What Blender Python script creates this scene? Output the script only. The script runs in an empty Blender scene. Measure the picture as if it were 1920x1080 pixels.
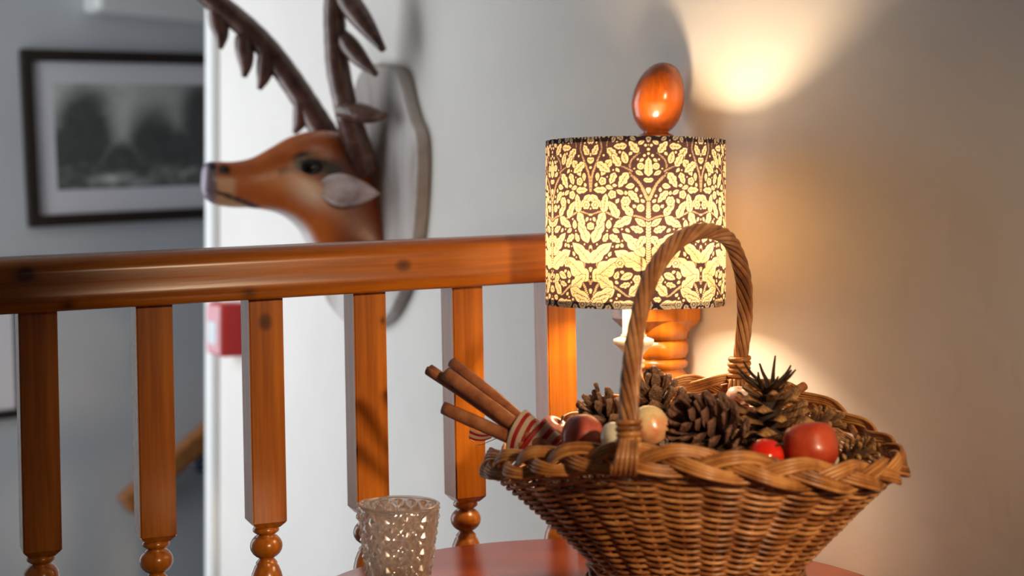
import bpy, bmesh, math, random
import numpy as np
from mathutils import Vector, Matrix, Quaternion, noise

random.seed(7)
RNG = np.random.RandomState(7)
SC = bpy.context.scene
COL = SC.collection
PI = math.pi

# ------------------------------------------------------------------ camera, world, light, exposure
F, CX, HY = 2667.0, 960.0, 420.0          # 50 mm lens on 1920 px; eye level sits at picture row 420
cam_d = bpy.data.cameras.new('camera')
cam = bpy.data.objects.new('camera', cam_d)
COL.objects.link(cam)
cam.location = (0, 0, 0)
cam.rotation_euler = (PI / 2, 0, 0)
cam_d.sensor_width = 36.0
cam_d.lens = 36.0 * F / 1920.0
cam_d.shift_y = -(540 - HY) / 1920.0
cam_d.clip_start = 0.05
cam_d.dof.use_dof = True
cam_d.dof.focus_distance = 1.30
cam_d.dof.aperture_fstop = 4.6
SC.camera = cam

SC.view_settings.view_transform = 'Standard'
SC.view_settings.look = 'None'
SC.view_settings.gamma = 1.0
SC.view_settings.use_curve_mapping = False
SC.view_settings.exposure = 0.0

world = bpy.data.worlds.new('world')
SC.world = world
world.use_nodes = True
world.node_tree.nodes['Background'].inputs[0].default_value = (0.62, 0.72, 1.0, 1)
world.node_tree.nodes['Background'].inputs[1].default_value = 0.030

# daylight through the stair window on the left
wl = bpy.data.lights.new('window_daylight', 'AREA')
wl.shape = 'RECTANGLE'
wl.size, wl.size_y = 1.9, 2.8
wl.energy = 66
wl.color = (0.90, 0.95, 1.0)
wlo = bpy.data.objects.new('window_daylight', wl)
COL.objects.link(wlo)
wlo.location = (-2.20, 2.60, 0.02)
wlo.rotation_euler = (0, -PI / 2, math.radians(30))

BULB_STRENGTH = 195.0
BULB_COLOR = (1.0, 0.72, 0.45)

# unseen warm lamp near eye level, inferred from the lit basket, aimed at the table
sl = bpy.data.lights.new('landing_spot', 'SPOT')
sl.energy = 84
sl.color = (1.0, 0.70, 0.43)
sl.spot_size = math.radians(33)
sl.spot_blend = 1.0
sl.shadow_soft_size = 0.05
slo = bpy.data.objects.new('landing_spot', sl)
COL.objects.link(slo)
slo.location = (0.70, -0.20, 0.34)
slo.rotation_euler = (Vector((0.13, 1.17, -0.16)) - slo.location).to_track_quat('-Z', 'Y').to_euler()

# ------------------------------------------------------------------ helpers
def srgb(r, g, b):
    def f(c):
        c /= 255.0
        return c / 12.92 if c <= 0.04045 else ((c + 0.055) / 1.055) ** 2.4
    return (f(r), f(g), f(b), 1.0)

def P(px, py, D):
    return Vector(((px - CX) / F * D, D, (HY - py) / F * D))

def catmull(pts, n, closed=False):
    pts = [np.array(p, float) for p in pts]
    m = len(pts)
    out = []
    segs = m if closed else m - 1
    for i in range(segs):
        if closed:
            p0, p1, p2, p3 = pts[(i - 1) % m], pts[i], pts[(i + 1) % m], pts[(i + 2) % m]
        else:
            p1, p2 = pts[i], pts[i + 1]
            p0 = pts[i - 1] if i > 0 else 2 * p1 - p2
            p3 = pts[i + 2] if i + 2 < m else 2 * p2 - p1
        for k in range(n):
            t = k / n
            out.append(0.5 * ((2 * p1) + (-p0 + p2) * t + (2 * p0 - 5 * p1 + 4 * p2 - p3) * t * t
                              + (-p0 + 3 * p1 - 3 * p2 + p3) * t ** 3))
    if not closed:
        out.append(pts[-1])
    return out

def vec3(a):
    return [Vector((float(p[0]), float(p[1]), float(p[2]))) for p in a]

def frames(pts, closed=False, up=None):
    n = len(pts)
    T = []
    for i in range(n):
        if closed:
            d = pts[(i + 1) % n] - pts[(i - 1) % n]
        else:
            d = pts[min(i + 1, n - 1)] - pts[max(i - 1, 0)]
        T.append(d.normalized())
    a = up or Vector((0, 0, 1))
    if abs(T[0].dot(a)) > 0.95:
        a = Vector((1, 0, 0))
    N = [(a - T[0] * a.dot(T[0])).normalized()]
    for i in range(1, n):
        q = T[i - 1].rotation_difference(T[i])
        v = q @ N[-1]
        v = (v - T[i] * v.dot(T[i])).normalized()
        N.append(v)
    if closed:                                    # spread the leftover twist
        q = T[-1].rotation_difference(T[0])
        v = q @ N[-1]
        ang = math.atan2(T[0].dot(N[0].cross(v)), N[0].dot(v))
        for i in range(n):
            N[i] = Quaternion(T[i], -ang * i / n) @ N[i]
    B = [T[i].cross(N[i]) for i in range(n)]
    return T, N, B

def tube(bm, pts, r, sides=6, closed=False, flat=1.0, cap=True):
    pts = [Vector(p) for p in pts]
    T, N, B = frames(pts, closed)
    n = len(pts)
    rings = []
    for i in range(n):
        ri = r[i] if hasattr(r, '__len__') else r
        rings.append([bm.verts.new(pts[i] + N[i] * (ri * math.cos(2 * PI * k / sides))
                                   + B[i] * (ri * flat * math.sin(2 * PI * k / sides))) for k in range(sides)])
    for i in range(n if closed else n - 1):
        a, b = rings[i], rings[(i + 1) % n]
        for k in range(sides):
            f = bm.faces.new((a[k], a[(k + 1) % sides], b[(k + 1) % sides], b[k]))
            f.smooth = True
    if cap and not closed:
        bm.faces.new(list(reversed(rings[0])))
        bm.faces.new(rings[-1])
    return rings

def lathe(bm, prof, seg=32, center=(0, 0, 0), axis=None, smooth=True):
    """prof: list of (radius, height)"""
    c = Vector(center)
    q = Vector((0, 0, 1)).rotation_difference(Vector(axis).normalized()) if axis is not None else None
    rings = []
    for (r, z) in prof:
        row = []
        if r < 1e-6:
            v = Vector((0, 0, z))
            row = [bm.verts.new(c + (q @ v if q else v))]
        else:
            for k in range(seg):
                v = Vector((r * math.cos(2 * PI * k / seg), r * math.sin(2 * PI * k / seg), z))
                row.append(bm.verts.new(c + (q @ v if q else v)))
        rings.append(row)
    for a, b in zip(rings[:-1], rings[1:]):
        for k in range(seg):
            k2 = (k + 1) % seg
            if len(a) == 1 and len(b) == 1:
                continue
            if len(a) == 1:
                f = bm.faces.new((a[0], b[k2], b[k]))
            elif len(b) == 1:
                f = bm.faces.new((a[k], a[k2], b[0]))
            else:
                f = bm.faces.new((a[k], a[k2], b[k2], b[k]))
            f.smooth = smooth
    return rings

def box(bm, x0, x1, y0, y1, z0, z1):
    v = [bm.verts.new((x, y, z)) for z in (z0, z1) for y in (y0, y1) for x in (x0, x1)]
    for f in ((0, 2, 3, 1), (4, 5, 7, 6), (0, 1, 5, 4), (2, 6, 7, 3), (0, 4, 6, 2), (1, 3, 7, 5)):
        bm.faces.new([v[i] for i in f])
    return v

def obox(bm, o, ax, ay, az):
    """box from corner o along three edge vectors"""
    o, ax, ay, az = Vector(o), Vector(ax), Vector(ay), Vector(az)
    v = [bm.verts.new(o + ax * i + ay * j + az * k) for k in (0, 1) for j in (0, 1) for i in (0, 1)]
    for f in ((0, 2, 3, 1), (4, 5, 7, 6), (0, 1, 5, 4), (2, 6, 7, 3), (0, 4, 6, 2), (1, 3, 7, 5)):
        bm.faces.new([v[i] for i in f])

def bevel_all(bm, w, seg=2, angle=0.6):
    bmesh.ops.recalc_face_normals(bm, faces=bm.faces)
    es = [e for e in bm.edges if len(e.link_faces) == 2 and e.calc_face_angle(0) > angle]
    if es:
        bmesh.ops.bevel(bm, geom=es, offset=w, segments=seg, affect='EDGES', profile=0.5)

ORG = {}
def thing(name, loc, label, cat, group=None):
    o = bpy.data.objects.new(name, None)
    COL.objects.link(o)
    o.empty_display_size = 0.02
    o.location = loc
    ORG[o] = Vector(loc)
    o['label'] = label
    o['category'] = cat
    if group:
        o['group'] = group
    return o

def finish(name, bm, mat, recalc=True):
    if recalc:
        bmesh.ops.recalc_face_normals(bm, faces=bm.faces)
    me = bpy.data.meshes.new(name)
    bm.to_mesh(me)
    bm.free()
    me.materials.append(mat)
    return me

def part(name, bm, mat, parent, label=None, recalc=True, local=False):
    """bm in world coordinates (or already local); parent is a pure translation"""
    if not local:
        bmesh.ops.translate(bm, verts=bm.verts, vec=-ORG[parent])
    me = finish(name, bm, mat, recalc)
    o = bpy.data.objects.new(name, me)
    COL.objects.link(o)
    o.parent = parent
    ORG[o] = ORG[parent]
    if label:
        o['label'] = label
    return o

def struct(name, bm, mat, recalc=True):
    me = finish(name, bm, mat, recalc)
    o = bpy.data.objects.new(name, me)
    COL.objects.link(o)
    o['kind'] = 'structure'
    ORG[o] = Vector((0, 0, 0))
    return o

def shade_smooth_all(bm):
    for f in bm.faces:
        f.smooth = True

# ------------------------------------------------------------------ materials
class NT:
    def __init__(self, name):
        self.m = bpy.data.materials.new(name)
        self.m.use_nodes = True
        self.t = self.m.node_tree
        self.b = self.t.nodes['Principled BSDF']
    def n(self, typ, **kw):
        x = self.t.nodes.new(typ)
        for k, v in kw.items():
            setattr(x, k, v)
        return x
    def l(self, a, b):
        self.t.links.new(a, b)
    def coord(self, scale=(1, 1, 1), kind='Object', rot=(0, 0, 0)):
        tc = self.n('ShaderNodeTexCoord')
        mp = self.n('ShaderNodeMapping')
        mp.inputs['Scale'].default_value = scale
        mp.inputs['Rotation'].default_value = rot
        self.l(tc.outputs[kind], mp.inputs[0])
        return mp.outputs[0]
    def noise(self, vec, scale, detail=4, rough=0.55, dist=0.0):
        x = self.n('ShaderNodeTexNoise')
        x.inputs['Scale'].default_value = scale
        x.inputs['Detail'].default_value = detail
        x.inputs['Roughness'].default_value = rough
        x.inputs['Distortion'].default_value = dist
        self.l(vec, x.inputs['Vector'])
        return x.outputs['Fac']
    def ramp(self, fac, stops):
        x = self.n('ShaderNodeValToRGB')
        els = x.color_ramp.elements
        while len(els) < len(stops):
            els.new(0.5)
        for e, (p, c) in zip(els, stops):
            e.position = p
            e.color = c
        self.l(fac, x.inputs[0])
        return x.outputs[0]
    def mix(self, fac, a, b, mode='MIX'):
        x = self.n('ShaderNodeMix', data_type='RGBA', blend_type=mode)
        for s, v in ((0, fac), (6, a), (7, b)):
            if hasattr(v, 'is_output'):
                self.l(v, x.inputs[s])
            else:
                x.inputs[s].default_value = v
        return x.outputs[2]
    def bump(self, h, strength=0.3, dist=0.002):
        x = self.n('ShaderNodeBump')
        x.inputs['Strength'].default_value = strength
        x.inputs['Distance'].default_value = dist
        self.l(h, x.inputs['Height'])
        self.l(x.outputs[0], self.b.inputs['Normal'])
    def color(self, v):
        if hasattr(v, 'is_output'):
            self.l(v, self.b.inputs['Base Color'])
        else:
            self.b.inputs['Base Color'].default_value = v
    def set(self, **kw):
        for k, v in kw.items():
            self.b.inputs[k.replace('_', ' ')].default_value = v

def plain(name, col, rough=0.5, **kw):
    k = NT(name)
    k.color(col)
    k.set(Roughness=rough, **kw)
    return k.m

def mat_plaster(name, base, bumpy=1.0):
    k = NT(name)
    v = k.coord((1, 1, 1))
    f = k.noise(v, 2.2, 5, 0.6)
    c = k.ramp(f, [(0.3, tuple(x * 0.90 for x in base[:3]) + (1,)), (0.7, base)])
    k.color(c)
    k.set(Roughness=0.75)
    f1 = k.noise(v, 26, 6, 0.55, 0.4)
    f2 = k.noise(v, 7, 3, 0.5)
    mx = k.n('ShaderNodeMath', operation='ADD')
    k.l(f1, mx.inputs[0]); k.l(f2, mx.inputs[1])
    k.bump(mx.outputs[0], 0.22 * bumpy, 0.004)
    return k.m

def mat_pine(name, axis, *a_, knots=(), **k_):
    k, c = _mat_pine(name, axis, *a_, **k_)
    tcx = k.n('ShaderNodeTexCoord')
    for (x, y, z, r) in knots:
        vs_ = k.n('ShaderNodeVectorMath', operation='SUBTRACT'); k.l(tcx.outputs['Object'], vs_.inputs[0]); vs_.inputs[1].default_value = (x, y, z)
        sc_ = [1, 0, 1]; sc_[axis] = .75
        vm = k.n('ShaderNodeVectorMath', operation='MULTIPLY'); k.l(vs_.outputs[0], vm.inputs[0]); vm.inputs[1].default_value = sc_
        ln = k.n('ShaderNodeVectorMath', operation='LENGTH'); k.l(vm.outputs[0], ln.inputs[0])
        c = k.mix(k.ramp(ln.outputs['Value'], [(r * .6, (.85, .85, .85, 1)), (r, (.3, .3, .3, 1)), (r * 1.5, (0, 0, 0, 1))]), c, srgb(58, 26, 10))
    k.color(c)
    return k.m

def _mat_pine(name, axis, dark=(118, 56, 12), light=(196, 116, 24), rough=0.26):
    """varnished pine with grain running along the given local axis and dark knots"""
    k = NT(name)
    sc = [1, 1, 1]
    sc[axis] = 0.05
    v = k.coord(tuple(sc))
    g = k.noise(v, 160, 4, 0.6, 0.6)
    g2 = k.noise(v, 28, 3, 0.5, 1.0)
    mx = k.n('ShaderNodeMath', operation='MULTIPLY_ADD')
    k.l(g2, mx.inputs[0]); mx.inputs[1].default_value = 0.65
    ms = k.n('ShaderNodeMath', operation='MULTIPLY')
    k.l(g, ms.inputs[0]); ms.inputs[1].default_value = 0.4
    k.l(ms.outputs[0], mx.inputs[2])
    c = k.ramp(mx.outputs[0], [(0.32, srgb(*dark)), (0.50, srgb(*[int(a * 0.45 + b * 0.55) for a, b in zip(dark, light)])), (0.68, srgb(*light))])
    sk = [1, 1, 1]
    sk[axis] = 0.6
    vk = k.coord(tuple(sk))
    vo = k.n('ShaderNodeTexVoronoi')
    vo.inputs['Scale'].default_value = 7.5
    k.l(vk, vo.inputs['Vector'])
    kf = k.ramp(vo.outputs['Distance'], [(0.05, (1, 1, 1, 1)), (0.105, (0, 0, 0, 1))])
    c = k.mix(kf, c, srgb(52, 24, 10))
    k.set(Roughness=rough, **{'Coat_Weight': 0.25, 'Coat_Roughness': 0.22})
    k.bump(g, 0.08, 0.001)
    return k, c

def mat_wicker(name, c0, c1, c2, sc=60):
    k = NT(name)
    v = k.coord((1, 1, 1))
    f = k.noise(v, sc, 4, 0.6)
    oi = k.n('ShaderNodeObjectInfo')
    ma = k.n('ShaderNodeMath', operation='MULTIPLY_ADD')
    k.l(oi.outputs['Random'], ma.inputs[0]); ma.inputs[1].default_value = 0.22; k.l(f, ma.inputs[2])
    c = k.ramp(ma.outputs[0], [(0.36, srgb(*c0)), (0.58, srgb(*c1)), (0.82, srgb(*c2))])
    k.color(c)
    k.set(Roughness=0.34)
    k.bump(k.noise(v, 300, 3), 0.2, 0.0006)
    return k.m

def mat_attr(name, rough=0.4, **kw):
    k = NT(name)
    a = k.n('ShaderNodeVertexColor')
    a.layer_name = 'Col'
    k.color(a.outputs[0])
    k.set(Roughness=rough, **kw)
    return k

def mat_noise(name, stops, scale=20, rough=0.5, bump=0.0, bscale=80, dist=0.0, stretch=(1, 1, 1), **kw):
    k = NT(name)
    v = k.coord(stretch)
    f = k.noise(v, scale, 5, 0.6, dist)
    k.color(k.ramp(f, [(p, srgb(*c)) for p, c in stops]))
    k.set(Roughness=rough, **kw)
    if bump:
        k.bump(k.noise(v, bscale, 4), bump, 0.002)
    return k.m

M = {}
M['plaster'] = mat_plaster('warm_white_plaster', srgb(222, 218, 212))
M['plaster_far'] = mat_plaster('pale_grey_plaster', srgb(214, 217, 220), 0.4)
M['ceiling'] = mat_plaster('ceiling_paint', srgb(215, 214, 210), 0.5)
M['floor'] = mat_noise('brown_carpet', [(0.3, (70, 52, 42)), (0.7, (92, 70, 56))], 60, 0.95)
M['white_gloss'] = plain('white_gloss_paint', srgb(238, 238, 236), 0.3)
M['pine_z'] = mat_pine('varnished_pine_upright', 2)
M['pine_x'] = mat_pine('varnished_pine_rail', 0)
M['pine_q'] = mat_noise('pine_handrail_far', [(0.3, (150, 92, 48)), (0.7, (190, 126, 72))], 30, 0.35)
M['mahogany'] = mat_noise('red_brown_table_varnish', [(0.3, (132, 58, 32)), (0.55, (156, 72, 42)), (0.75, (174, 88, 54))], 40, 0.24, 0.03, 300, 0.6, (0.12, 1.0, 1.0))
M['wicker'] = mat_wicker('woven_willow', (92, 53, 26), (150, 95, 50), (206, 150, 94))
M['wicker_rim'] = mat_wicker('willow_rim', (104, 62, 28), (164, 106, 54), (202, 146, 84), 45)
M['wicker_handle'] = mat_wicker('willow_handle', (104, 64, 36), (156, 104, 62), (190, 140, 92), 40)
M['cream'] = plain('cream_lamp_paint', srgb(240, 234, 220), 0.35)

# ------------------------------------------------------------------ geometry of the place
LAMP = Vector((0.1165, 1.345, 0))
SN = Vector((-0.876, -0.482, 0)).normalized()        # right wall, normal into the room
SS = Vector((0.482, -0.876, 0)).normalized()         # along the wall, towards the camera
W_NEAR = LAMP - SN * 0.130                           # nearest wall point to the lamp
WK = SN.dot(W_NEAR)
TABLE_Z = -0.3076
FLOOR_Z = -1.03
CEIL_Z = 1.37

def ray(px, py):
    return Vector(((px - CX) / F, 1.0, (HY - py) / F))

def hit(px, py, n, k):
    d = ray(px, py)
    return d * (k / n.dot(d))

def on_wall(px, py, off=0.0):
    return hit(px, py, SN, WK + off)

# right wall (a thick slab, from beyond the frame at the right to its far corner at px 400)
w_far = on_wall(402, HY)
w_far.z = 0
w_near = w_far + SS * 3.9
bm = bmesh.new()
thick = -SN * 0.12
nseg = 1
obox(bm, Vector((w_far.x, w_far.y, -3.0)), w_near - w_far, thick, (0, 0, CEIL_Z + 3.0))
struct('wall_right', bm, M['plaster'])

# corner batten at the far end of the right wall
bm = bmesh.new()
obox(bm, Vector((w_far.x, w_far.y, -3.0)) - SS * 0.012, SS * 0.046, SN * 0.017, (0, 0, CEIL_Z + 3.0))
bevel_all(bm, 0.003, 2)
struct('trim_1', bm, M['white_gloss'])

# far wall
QA = P(40, HY, 3.60); QA.z = 0
QB = P(383, HY, 3.92); QB.z = 0
Q = (QB - QA).normalized()
QN = Vector((Q.y, -Q.x, 0))                           # towards the camera
QK = QN.dot(QA)
f0 = QA - Q * 0.32
bm = bmesh.new()
obox(bm, Vector((f0.x, f0.y, -3.0)), Q * 2.6, -QN * 0.12, (0, 0, CEIL_Z + 3.0))
struct('wall_back', bm, M['plaster_far'])

def on_far(px, py, off=0.0):
    return hit(px, py, QN, QK + off)

# left wall with a window opening, and an added daylight blocker
lx = f0.x
wy0, wy1, wz0, wz1 = 1.50, 3.20, -0.90, 0.95
bm = bmesh.new()
box(bm, lx - 0.14, lx, 1.40, wy0, -3.0, CEIL_Z)
box(bm, -1.07, -0.95, -1.0, 1.72, -3.0, CEIL_Z)                 # added unseen wall step, keeps window daylight off the right wall
box(bm, lx - 0.14, lx, wy1, f0.y + 0.15, -3.0, CEIL_Z)
box(bm, lx - 0.14, lx, wy0, wy1, -3.0, wz0)
box(bm, lx - 0.14, lx, wy0, wy1, wz1, CEIL_Z)
struct('wall_left_with_blocker', bm, M['plaster_far'])
bm = bmesh.new()
for (a, b, c, d) in ((wy0, wy0 + .05, wz0, wz1), (wy1 - .05, wy1, wz0, wz1), (wy0, wy1, wz0, wz0 + .05), (wy0, wy1, wz1 - .05, wz1),
                     ((wy0 + wy1) / 2 - .02, (wy0 + wy1) / 2 + .02, wz0, wz1)):
    box(bm, lx - 0.09, lx - 0.04, a, b, c, d)
struct('window_1', bm, M['white_gloss'])

bm = bmesh.new()
box(bm, lx - 0.2, 2.6, -1.0, 4.9, CEIL_Z, CEIL_Z + 0.1)
struct('ceiling', bm, M['ceiling'])
bm = bmesh.new()
rail_dir = (P(1045, HY, 1.46) - P(75, HY, 1.25)); rail_dir.z = 0; rail_dir.normalize()
rail_n = Vector((rail_dir.y, -rail_dir.x, 0))         # towards the camera
rl = P(75, HY, 1.25); rl.z = 0
a0 = rl - rail_dir * 1.3 - rail_n * 0.06
a1 = rl + rail_dir * 0.98 - rail_n * 0.06
vs = [(a0.x, a0.y), (a1.x, a1.y), (1.9, -1.0), (a0.x, -1.0)]
top = [bm.verts.new((x, y, FLOOR_Z)) for x, y in vs]
bot = [bm.verts.new((x, y, FLOOR_Z - 0.2)) for x, y in vs]
bm.faces.new(top); bm.faces.new(bot[::-1])
for i in range(4):
    bm.faces.new((top[i], top[(i + 1) % 4], bot[(i + 1) % 4], bot[i]))
struct('floor', bm, M['floor'])

# boxed soffit near the ceiling on the far wall
p0 = on_far(152, 28, 0.0)
p1 = on_far(470, 26, 0.0)
bm = bmesh.new()
obox(bm, p0, Vector((p1.x - p0.x, p1.y - p0.y, 0)), QN * 0.10, (0, 0, 0.22))
bevel_all(bm, 0.02, 3)
struct('trim_2', bm, M['white_gloss'])

# ------------------------------------------------------------------ balustrade
b_px = [67, 283, 490, 683, 865, 1039]
B1, B6 = P(75, HY, 1.25), P(1045, HY, 1.462)
B1.z = B6.z = 0
def rail_point(px):
    """point of the baluster centre line seen at column px"""
    d = ray(px, HY); d.z = 0
    n = rail_n
    return d * (n.dot(B1) / n.dot(d))
bal = thing('balustrade', (B6.x, B6.y, FLOOR_Z), 'orange varnished pine landing balustrade with square-topped turned spindles and egg finial', 'balustrade')
SLOPE = math.tan(math.radians(2.3))
Z_UNDER0 = -(582 - HY) / F * 1.25                      # underside of handrail at the first baluster
def under_z(p):
    return Z_UNDER0 + (p - B1).dot(rail_dir) * SLOPE * 0.92
yaw = math.atan2(rail_dir.y, rail_dir.x)

# handrail, authored along local x
L0, L1 = -0.42, 0.565
bm = bmesh.new()
W2, H = 0.031, 0.0485
prof = []
for (y, z) in ((-W2 + .003, 0), (-W2, .003), (-W2, .014), (-W2 + .0022, .024), (-W2 + .0005, .033), (-W2 + .003, .041),
               (-W2 + .010, .0468), (-W2 + .02, H)):
    prof.append((y, z))
prof = prof + [(-y, z) for (y, z) in reversed(prof)]
N = 24
rows = []
for i in range(N + 1):
    x = L0 + (L1 - L0) * i / N
    rows.append([bm.verts.new((x, y, z)) for y, z in prof])
for a, b in zip(rows[:-1], rows[1:]):
    for k in range(len(prof)):
        f = bm.faces.new((a[k], a[(k + 1) % len(prof)], b[(k + 1) % len(prof)], b[k]))
        f.smooth = k not in (len(prof) - 1,)
bm.faces.new(rows[0][::-1]); bm.faces.new(rows[-1])
kn = []
for px, py, r in ((752, 497, .0050), (462, 549, .0042), (124, 571, .0040), (48, 514, .0070)):
    p = rail_point(px) * 0.985
    kn.append(((p - B1).dot(rail_dir), 0, (HY - py) / F * p.y - under_z(p), r))
hr = part('handrail', bm, mat_pine('varnished_pine_knotty_rail', 0, knots=kn), bal, local=True)
hr.location = Vector((B1.x, B1.y, Z_UNDER0)) - ORG[bal]
hr.rotation_euler = (0, -math.radians(2.1), yaw)

# one spindle: square block, turned vase, square foot
BL = 0.2185
def spindle_mesh():
    bm = bmesh.new()
    h = 0.0162
    c = 0.006
    def ring(r, z):
        return [bm.verts.new((x * r, y * r, z)) for x, y in ((-1, -1), (1, -1), (1, 1), (-1, 1))]
    rs = [ring(h, 0.0), ring(h, -BL + c), ring(h - 0.0055, -BL)]
    for a, b in zip(rs[:-1], rs[1:]):
        for k in range(4):
            bm.faces.new((a[k], a[(k + 1) % 4], b[(k + 1) % 4], b[k]))
    bm.faces.new(rs[0]); bm.faces.new(rs[-1][::-1])
    bmesh.ops.recalc_face_normals(bm, faces=bm.faces)
    es = [e for e in bm.edges if abs(e.verts[0].co.z - e.verts[1].co.z) > 0.1]
    bmesh.ops.bevel(bm, geom=es, offset=0.0012, segments=2, affect='EDGES')
    prof = [(0.0105, -BL + .0005), (0.0122, -BL - .002), (0.0122, -BL - .0045), (0.0098, -BL - .0065)]
    for k in range(9):                                 # ball
        a = PI * (0.16 + 0.70 * k / 8)
        prof.append((0.0152 * math.sin(a), -BL - 0.0185 + 0.0125 * math.cos(a)))
    prof += [(0.0088, -BL - .0325), (0.0100, -BL - .034), (0.0100, -BL - .0365), (0.0112, -BL - .0375)]
    prof += [(0.0138, -BL - .044), (0.0156, -BL - .052), (0.0160, -BL - .060), (0.0156, -BL - .075), (0.0138, -BL - .12),
             (0.0112, -BL - .19), (0.0094, -BL - .26), (0.0088, -BL - .30), (0.0112, -BL - .305), (0.0112, -BL - .312)]
    for k in range(7):
        a = PI * (0.18 + 0.66 * k / 6)
        prof.append((0.0150 * math.sin(a), -BL - 0.325 + 0.011 * math.cos(a)))
    prof += [(0.0105, -BL - .340)]
    lathe(bm, prof, 28)
    v = box(bm, -h, h, -h, h, -0.872, -BL - .338)
    me = finish('baluster', bm, M['pine_z'])
    return me
sp = spindle_mesh()
for px in b_px:
    p = rail_point(px)
    o = bpy.data.objects.new('baluster', sp)
    COL.objects.link(o)
    o.parent = bal
    z = under_z(p) + 0.004
    o.location = Vector((p.x, p.y, z)) - ORG[bal]
    q = Matrix.Rotation(math.radians(1.15), 4, rail_n * 1.0) @ Matrix.Rotation(yaw, 4, 'Z')
    o.rotation_euler = q.to_euler()
    ORG[o] = ORG[bal]
    if px in (490, 683):
        o.material_slots[0].link = 'OBJECT'
        o.material_slots[0].material = mat_pine('varnished_pine_knotty_upright', 2, knots=[(-.001, 0, -.026, .0056)] if px == 490 else [(.0125, 0, -.032, .003)])

# bottom rail
bm = bmesh.new()
box(bm, -0.42, 0.565, -0.03, 0.03, 0.0, 0.05)
bevel_all(bm, 0.004)
o = part('bottom_rail', bm, M['pine_x'], bal, local=True)
o.location = Vector((B1.x, B1.y, -0.994)) - ORG[bal]
o.rotation_euler = (0, 0, yaw)

# newel post against the wall
NP = P(1222, HY, 1.478); NP.z = 0
d_wall = SN.dot(NP) - WK
NP = NP - SN * (d_wall - 0.0355)
nh = 0.0345
bm = bmesh.new()
def zpy(py, D=1.478):
    return (HY - py) / F * D
# square block carrying the rail
zb0, zb1 = zpy(598), 0.016
ring_pts = ((-1, -1), (1, -1), (1, 1), (-1, 1))
def nring(r, z):
    return [bm.verts.new((x * r, y * r, z)) for x, y in ring_pts]
rs = [nring(nh - 0.006, zb1 + 0.006), nring(nh, zb1), nring(nh, zb0), nring(nh - 0.010, zb0 - 0.012), nring(nh - 0.016, zb0 - 0.020)]
for a, b in zip(rs[:-1], rs[1:]):
    for k in range(4):
        bm.faces.new((a[k], a[(k + 1) % 4], b[(k + 1) % 4], b[k]))
bm.faces.new(rs[0]); bm.faces.new(rs[-1][::-1])
bmesh.ops.recalc_face_normals(bm, faces=bm.faces)
es = [e for e in bm.edges if abs(e.verts[0].co.z - e.verts[1].co.z) > 0.05]
bmesh.ops.bevel(bm, geom=es, offset=0.002, segments=2, affect='EDGES')
pr = [(0.0335, zb0 + 0.002), (0.0345, zb0 - .008), (0.0340, zb0 - .020)]
def roll(zc, hh, r0, r1):
    return [(r0 + (r1 - r0) * math.sin(PI * k / 8), zc + hh * math.cos(PI * k / 8)) for k in range(9)]
pr += roll(zpy(652), 0.0105, 0.0285, 0.0345) + roll(zpy(680), 0.0055, 0.0285, 0.0335)
pr += [(0.0285, zpy(692)), (0.0325, zpy(700)), (0.0350, zpy(720)), (0.0345, zpy(760)), (0.0300, zpy(860)), (0.0255, zpy(960)),
       (0.0240, zpy(1150)), (0.0300, zpy(1160)), (0.0300, zpy(1185))]
lathe(bm, pr, 36)
box(bm, -nh, nh, -nh, nh, FLOOR_Z, zpy(1183))
newel = part('newel_post', bm, M['pine_z'], bal, local=True)
newel.location = Vector((NP.x, NP.y, 0)) - ORG[bal]
newel.rotation_euler = (0, 0, yaw)
# turned neck and egg finial, shaved flat where it meets the wall
bm = bmesh.new()
ez = lambda py: (HY - py) / F * 1.478
pr = [(0.0, 0.014), (0.024, 0.014), (0.029, 0.022), (0.029, 0.034), (0.020, 0.044), (0.0165, 0.056), (0.0165, ez(262)), (0.0185, ez(259)), (0.0185, ez(254)),
      (0.0135, ez(249)), (0.0135, ez(246)), (0.0175, ez(240)), (0.0245, ez(222)), (0.0282, ez(200)), (0.0286, ez(186)), (0.0272, ez(168)),
      (0.0238, ez(150)), (0.0185, ez(135)), (0.0120, ez(124)), (0.006, ez(119)), (0.0, ez(117))]
pts = catmull([(a, b, 0) for a, b in pr], 4)
lathe(bm, [(max(p[0], 0), p[1]) for p in pts][:-1] + [(0, pr[-1][1])], 48)
for v in bm.verts:                                     # the egg leans a little to the right
    t = max(0.0, (v.co.z - ez(250)) / (ez(117) - ez(250)))
    v.co += Vector((0.9, -0.42, 0)) * (0.008 * t)
bmesh.ops.recalc_face_normals(bm, faces=bm.faces)
g = bm.verts[:] + bm.edges[:] + bm.faces[:]
cutp = -SN * 0.0155
r = bmesh.ops.bisect_plane(bm, geom=g, plane_co=cutp, plane_no=-SN, clear_outer=True)
be = [e for e in r['geom_cut'] if isinstance(e, bmesh.types.BMEdge)]
bmesh.ops.contextual_create(bm, geom=be)
mpine_egg = mat_pine('varnished_pine_finial', 2, (120, 54, 12), (172, 86, 24), 0.2)
fin = part('finial', bm, mpine_egg, bal, label='egg shaped orange pine finial', local=True)
fin.parent = newel
fin.location = (0, 0, 0)
fin.rotation_euler = (0, 0, -yaw)

# ------------------------------------------------------------------ stag head trophy on the right wall
W0 = on_wall(715, HY); W0.z = 0
stag = thing('stag_head_trophy', W0, 'painted stag head with dark antlers on pale wooden shield, hanging on the white wall', 'wall trophy')
SU = SS.dot(W0)
def sag(px, py, b=0.0):
    """point on the plane at side offset b from the head's middle plane"""
    return hit(px, py, SS, SU + b)

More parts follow.
